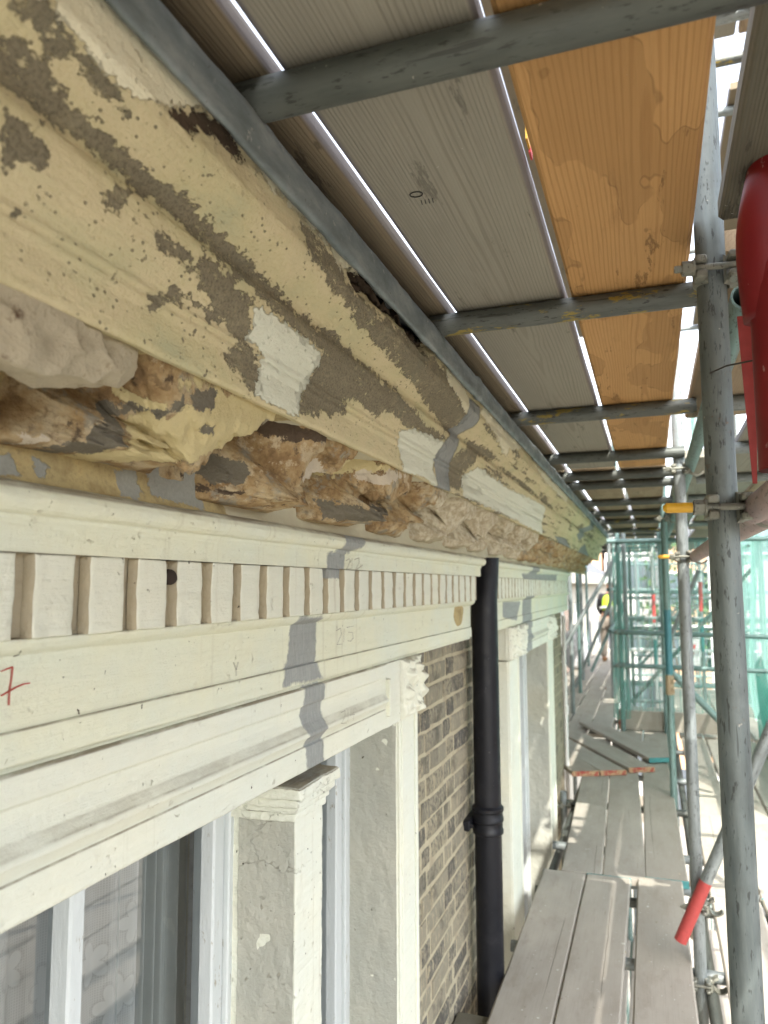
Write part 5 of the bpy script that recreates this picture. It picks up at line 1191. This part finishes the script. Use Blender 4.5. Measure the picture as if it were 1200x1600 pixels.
# ------------------------------------------------------------------ next house along and its scaffold
nh = empty('neighbour_house', (-1.85, 16, GZ), 'pale rendered house wall set back beyond the corner, behind the far scaffold', 'house')
def part(name, mb, mat, parent, auto=None):
    W = Vector((0,0,0)); q = parent
    while q is not None: W += Vector(q.location); q = q.parent
    return mb.build(name, mat, parent) if False else obj(name, mesh_py(name, [tuple(Vector(v)-W) for v in mb.V], mb.F), mat, parent)
m_stucco = m_ground('pale_stucco', (.52,.49,.41), (.62,.59,.50), 2); m_tan = m_ground('tan_brick_far', (.30,.24,.16), (.40,.32,.22), 4); m_orange = m_ground('orange_brick_far', (.58,.36,.22), (.68,.44,.28), 3)
m_dglass = m_plain('dark_window', (.10,.12,.14), .15, 0, .2, 2); m_whitewall = m_ground('white_stucco_far', (.66,.64,.62), (.74,.72,.70), 2)
mb = MB(); mb.box((-5,8.4,GZ), (-1.85,34,.05)); part('wall', mb, m_stucco, nh)
mb = MB(); mb.box((-5,8.3,.06), (-1.55,34,.36)); part('cornice_band', mb, m_stucco, nh)
mb = MB(); mb.add([(-1.6,8.3,.37),(-1.6,34,.37),(-5,34,2.9),(-5,8.3,2.9),(-5,8.3,.37),(-5,34,.37)], [(0,1,2,3),(0,3,4),(1,5,2),(0,4,5,1)]); part('roof', mb, M_SLATE, nh)
for y in (10.5, 13.5, 16.5, 19.5, 23, 27):
    mb = MB(); mb.box((-1.86,y,-2.1), (-1.80,y+1.2,-.45), .01); w_ = part('window', mb, M_WHITE, nh); mb = MB(); mb.box((-1.82,y+.08,-2.0), (-1.795,y+1.12,-.53)); part('pane', mb, m_dglass, w_)
gX = 'thin uprights of the next house scaffold'
for i, (x, y) in enumerate(((-.95, 9.5), (-1.02, 11.3), (-1.12, 13.0), (-1.2, 15.2), (-.55, 11.0), (-.62, 13.6))):
    tube((x, y, GZ+.12), (x, y, 1.5), M_GALV_T if i % 2 else M_GALV, 'thin upright of the next house scaffold, %s from the corner' % ORD[i], gX)
gY = 'sloping braces of the next house scaffold'
tube((-1.15, 9.4, -.95), (-.32, 9.5, .47), M_GALV, 'steep sloping brace across the far walkway, upper one', gY)
tube((-1.12, 11.6, -1.5), (-.42, 11.7, .15), M_GALV, 'steep sloping brace across the far walkway, middle one', gY)
tube((-1.05, 13.8, -1.5), (-.50, 13.9, -.3), M_GALV_T, 'steep sloping brace across the far walkway, low teal one', gY)
for i, (y, z) in enumerate(((9.6, .62), (10.6, .62), (11.6, .62), (12.8, .62), (14.2, .62))): tube((-1.6, y, z), (.3, y, z), M_GALV_D, 'overhead cross tube of the next house scaffold, %s from the corner' % ORD[i], 'overhead cross tubes of the next house scaffold')
for i, x in enumerate((-1.45, -1.2, -.95, -.7)): board((x, 9.2), (x, 15), .70, M_W_DARK, 'overhead plank of the next house scaffold, %s from its wall' % ORD[i], 'overhead planks of the next house scaffold')
for i, z in enumerate((-.55, -.05)): tube((-.50, 9.6, z), (-.58, 19, z), M_GALV_T, '%s handrail along the far walkway' % ('lower', 'upper')[i], 'handrails along the far walkway')

# far end of the scaffold: uprights with red and white bands
gZ = 'banded uprights at the far end'
for i, (x, y, m, bands) in enumerate(((.63, 11.2, M_GALV, [(-.35, .05, M_BAND_RED), (.05, .5, M_BAND_WHITE), (-.9, -.45, M_EDGE_TEAL)]), (.88, 12.6, M_GALV, [(-.45, .05, M_BAND_RED), (.05, .7, M_BAND_WHITE)]), (.02, 12.0, M_BAND_WHITE, [(-.55, -.1, M_BAND_RED), (-1.2, -.8, M_EDGE_TEAL)]), (.30, 15.0, M_GALV, []), (1.0, 15, M_BAND_WHITE, []))):
    t_ = tube((x, y, GZ+.12), (x, y, 2.5), m, ('upright with red and white bands and teal foot', 'upright with red and white bands, further one', 'white upright with red band and teal foot behind the far net', 'plain grey upright at the far end', 'plain white upright at the far end')[i], gZ)
    for a, c, bm_ in bands: band_part(t_, a-GZ-.12, c-GZ-.12, bm_, 'painted_band', TR+.002)
for i, (y, z) in enumerate(((11.2, -.45), (12.6, -1.0), (13.0, -.2), (15, -.75), (15, -1.3), (12.0, .45))): tube((-.4, y, z), (1.6, y, z), M_BAND_WHITE if i % 2 else M_GALV, 'pale cross rail at the far end, %s from the net' % ORD[i], 'cross rails at the far end')
gQ = 'tubes of the scaffold beyond the far net'
R_ = random.Random(5)
for i in range(14):
    x, y = R_.uniform(-.35, 1.6), R_.uniform(9.6, 24)
    tube((x, y, GZ+.12), (x, y, 3), (M_GALV, M_GALV_T, M_GALV_D)[i % 3], 'upright of the scaffold beyond the far net, %s of the cluster' % ORD[i], gQ)
for i in range(12):
    y, z = R_.uniform(9.6, 20), R_.choice((-1.6, -1.1, -.6, -.1, .5, .55, 1.0, -2.0))
    tube((-.5, y, z), (2.2, y+R_.uniform(-.3, .3), z), (M_GALV_T, M_GALV_D)[i % 2], 'cross tube of the scaffold beyond the far net, %s of the cluster' % ORD[i], gQ)
for i in range(5):
    y = R_.uniform(10, 18); tube((-.3, y, -1.5), (1.3, y+.2, .5+R_.uniform(-.3, .3)), M_GALV_D, 'sloping tube of the scaffold beyond the far net, %s of the cluster' % ORD[i], gQ)
for i, x in enumerate((-.3, -.05, .2, .6, .85)): board((x, 9.0), (x, 14.5), .665, M_W_DARK if i % 2 else M_W_TAN, 'overhead plank beyond the open gap, %s from the house' % ORD[i], 'overhead planks beyond the open gap')
sg = empty('site_board', (.55, 13.4, -1.3), 'small white board with red slash marks leaning at the far end', 'board')
mb = MB(); mb.box((-.16,-.008,0), (.16,.008,.42), .003); mb.build('panel', M_BAND_WHITE, sg); mb = MB(); mb.add([(-.02,-.0095,.08),(.04,-.0095,.08),(.10,-.0095,.34),(.04,-.0095,.34)], [(0,1,2,3)]); mb.build('red_slash', M_BAND_RED, sg)

# ------------------------------------------------------------------ the worker
def skin_chain(name, pts, edges, radii, mat, parent, sub=2):
    me = bpy.data.meshes.new(name); me.from_pydata(pts, edges, []); me.update(); me.materials.append(mat)
    o = bpy.data.objects.new(name, me); COL.objects.link(o); o.parent = parent
    sm = o.modifiers.new('skin', 'SKIN'); sm.use_smooth_shade = True
    for v, r in zip(me.skin_vertices[0].data, radii): v.radius = (r, r) if not isinstance(r, tuple) else r
    me.skin_vertices[0].data[0].use_root = True
    ss = o.modifiers.new('sub', 'SUBSURF'); ss.levels = sub; ss.render_levels = sub
    return o
m_skin = m_plain('skin', (.30,.17,.11), .55, 0, .1, 20); m_vest = m_plain('hi_vis_vest', (.42,.62,.03), .6, 0, .12, 20); m_jersey = m_plain('black_jersey', (.015,.015,.018), .8); m_trou = m_plain('grey_brown_trousers', (.20,.17,.135), .9, 0, .2, 20)
m_boot = m_plain('brown_boots', (.22,.11,.04), .8); m_helm = m_plain('pale_green_helmet', (.45,.52,.46), .4); m_tape = m_plain('silver_tape', (.65,.66,.62), .3)
pe = empty('person', (-.86, 16.2, DZ-.016), 'worker in hi-vis yellow vest, pale helmet and grey trousers standing on the far walkway', 'person')
pe.rotation_euler = (0, 0, math.radians(78)); pe.scale = (.95,.95,.95)
# local: faces +x... legs, hips, torso leaning forward, neck and head
B = [(0,0,.90), (0,.09,.86), (.03,.11,.47), (-.02,.12,.09), (.10,.13,.045), (0,-.09,.86), (.06,-.11,.47), (.0,-.12,.09), (.12,-.13,.045), (.03,0,1.10), (.09,0,1.32), (.13,0,1.44), (.16,0,1.53), (.18,0,1.62), (.19,0,1.72),
     (.11,.18,1.40), (.17,.25,1.13), (.36,.22,1.00), (.45,.20,1.01), (.11,-.18,1.40), (.20,-.25,1.13), (.40,-.20,1.06), (.49,-.18,1.08)]
E_ = [(0,1),(1,2),(2,3),(3,4),(0,5),(5,6),(6,7),(7,8),(0,9),(9,10),(10,11),(11,12),(12,13),(13,14),(10,15),(15,16),(16,17),(17,18),(10,19),(19,20),(20,21),(21,22)]
Rr = [.13,.095,.065,.045,.04,.095,.065,.045,.04,.125,.14,.07,.055,.085,.075,.065,.05,.04,.03,.065,.05,.04,.03]
skin_chain('body', B, E_, Rr, m_skin, pe)
skin_chain('trousers', [B[i] for i in (0,1,2,3,5,6,7)], [(0,1),(1,2),(2,3),(0,4),(4,5),(5,6)], [.15,.112,.085,.068,.112,.085,.068], m_trou, pe)
skin_chain('jersey', [B[0], B[9], B[10], B[11], B[15], B[16], B[17], B[19], B[20], B[21]], [(0,1),(1,2),(2,3),(2,4),(4,5),(5,6),(2,7),(7,8),(8,9)], [.135,.14,.155,.08,.078,.063,.05,.078,.063,.05], m_jersey, pe)
skin_chain('hi_vis_vest', [(.02,0,1.04), (.04,0,1.15), (.09,0,1.33), (.12,0,1.42)], [(0,1),(1,2),(2,3)], [(.15,.17), (.158,.18), (.165,.2), (.09,.13)], m_vest, pe)
for s in (.115, -.115): skin_chain('boot', [(-.03,s,.06), (.03,s,.055), (.14,s*1.12,.04)], [(0,1),(1,2)], [.06,.058,.045], m_boot, pe)
mb = MB()
for k in range(7):
    a0, a1 = k*math.pi/14, (k+1)*math.pi/14
    mb.rod((.19,0,1.70+.125*math.sin(a0)), (.19,0,1.70+.125*math.sin(a1)), .125*math.cos(a0), 18, max(.004, .125*math.cos(a1)), caps=False)
mb.rod((.21,0,1.692), (.21,0,1.702), .15, 18, .13); mb.build('helmet', m_helm, pe, smooth=True)
mb = MB(); mb.rod((.035,0,1.12), (.042,0,1.16), .196, 20, .198); mb.build('reflective_tape', m_tape, pe)
sk = empty('rubble_sack', (-1.38, 14.6, DZ), 'white rubble sack standing against the next house wall on far walkway', 'sack')
P, F = ellip(0, 0, .33, .20, .24, .36, 30, 26, 201, .05, .7); P[:,2] = np.maximum(P[:,2], .0)
obj('bag', mesh_np('bag', P, F, True), m_plain('white_woven_plastic', (.66,.65,.66), .6, 0, .1, 12), sk); mb = MB(); mb.rod((0,0,.66), (.02,.01,.80), .045, 10, .09); mb.build('tied_neck', bpy.data.materials['white_woven_plastic'], sk)

# ------------------------------------------------------------------ street end houses, opposite row, trees
def far_house(loc, w, d, h, mat, label, rot=0, cols=3, rows=4, group='houses across the street'):
    hs = empty('street_house', loc, label, 'house', group); hs.rotation_euler = (0, 0, rot)
    mb = MB(); mb.box((-w/2,0,0), (w/2,d,h)); mb.build('wall', mat, hs)
    mb = MB(); mb.add([(-w/2-.2,-.3,h+.01),(w/2+.2,-.3,h+.01),(w/2+.2,d+.3,h+.01),(-w/2-.2,d+.3,h+.01),(-w/2-.2,d/2,h+2.4),(w/2+.2,d/2,h+2.4)], [(0,1,5,4),(2,3,4,5),(1,2,5),(3,0,4),(3,2,1,0)]); rf = mb.build('roof', M_SLATE, hs)
    mb = MB(); mb.box((-w/2+.4,d/2-.3,h+1.6), (-w/2+1.2,d/2+.4,h+3.2)); mb.build('chimney', mat, rf)
    for r in range(rows):
        for c in range(cols):
            x = -w/2+w*(c+.5)/cols; z = .9+r*(h-1)/rows
            if r == 0 and c == 0:
                mb = MB(); mb.box((x-.5,-.05,0), (x+.5,.02,2.1), .01); mb.build('door', m_dglass, hs); continue
            mb = MB(); mb.box((x-.55,-.06,z), (x+.55,.02,z+1.6), .02); wi = mb.build('window', M_WHITE, hs)
            for s in (-1, 1):
                mb = MB(); mb.box((x+s*.25-.21,-.075,z+.1), (x+s*.25+.21,-.055,z+1.5)); mb.build('pane', m_dglass, wi)
    return hs
far_house((-4.7, 40, GZ), 4.6, 8, 12.5, m_orange, 'orange brick house at the street end behind the worker', 0, 2); far_house((-.75, 41, GZ), 3.0, 8, 13.5, m_whitewall, 'tall white rendered house closing the street end')
far_house((2.0, 38, GZ), 2.3, 8, 12.5, m_orange, 'orange brick house at the street end behind the tree'); far_house((6.2, 42, GZ), 5.5, 8, 12, m_whitewall, 'white house at the right of the street end')
for i in range(5):
    far_house((14.2, 28-i*8.2, GZ), 8, 8, 10.5, m_orange if i % 2 else m_tan, ('tan brick house opposite, far along the street', 'orange brick house opposite, second along', 'tan brick house opposite, straight across', 'orange brick house opposite, behind the camera', 'tan brick house opposite, far behind the camera')[i], -math.pi/2, 4, 3)
def leaf_mat():
    b = NB('tree_leaves'); r = b.noise(b.pos(), 3, 3); c = b.mix(r, (.035,.075,.018), (.10,.16,.04)); return b.fin(c, .6)
m_leaf = leaf_mat(); m_bark = m_plain('bark', (.10,.08,.06), .9)
def tree(loc, h, r, label, seed, n=2600, ls=.16):
    R = np.random.RandomState(seed); t = empty('street_tree', loc, label, 'tree', 'street trees')
    mb = MB(); mb.rod((0,0,0), (.1,.05,h*.55), .16, 10, .09); br_ = []
    for k in range(9):
        a = R.uniform(0, 6.28); z0 = h*R.uniform(.35,.55); e = Vector((math.cos(a)*r*R.uniform(.4,.8), math.sin(a)*r*R.uniform(.4,.8), h*R.uniform(.65,.95))); mb.rod((.08,.04,z0), e, .05, 7, .015); br_.append(e)
    mb.build('trunk', m_bark, t)
    C = np.array([list(br_[R.randint(9)]) for _ in range(n)])+R.normal(0, 1, (n,3))*r*.30
    a = R.normal(0,1,(n,3)); a /= np.linalg.norm(a,axis=1)[:,None]; c = np.cross(a, R.normal(0,1,(n,3))); c /= np.linalg.norm(c,axis=1)[:,None]
    V = np.concatenate([C+a*ls, C+c*ls*.45, C-a*ls, C-c*ls*.45], 1).reshape(-1,3); F = np.arange(n*4).reshape(-1,4)
    o = obj('crown', mesh_np('crown', V, F), m_leaf, t); o['kind'] = 'stuff'
tree((.85, 25, GZ+.13), 12.2, 1.3, 'leafy street tree showing past the standards in front of orange brick', 3, 900, .11)
tree((8.2, 33, GZ+.1), 11.0, 2.4, 'leafy tree at the street end right of the white house', 5)
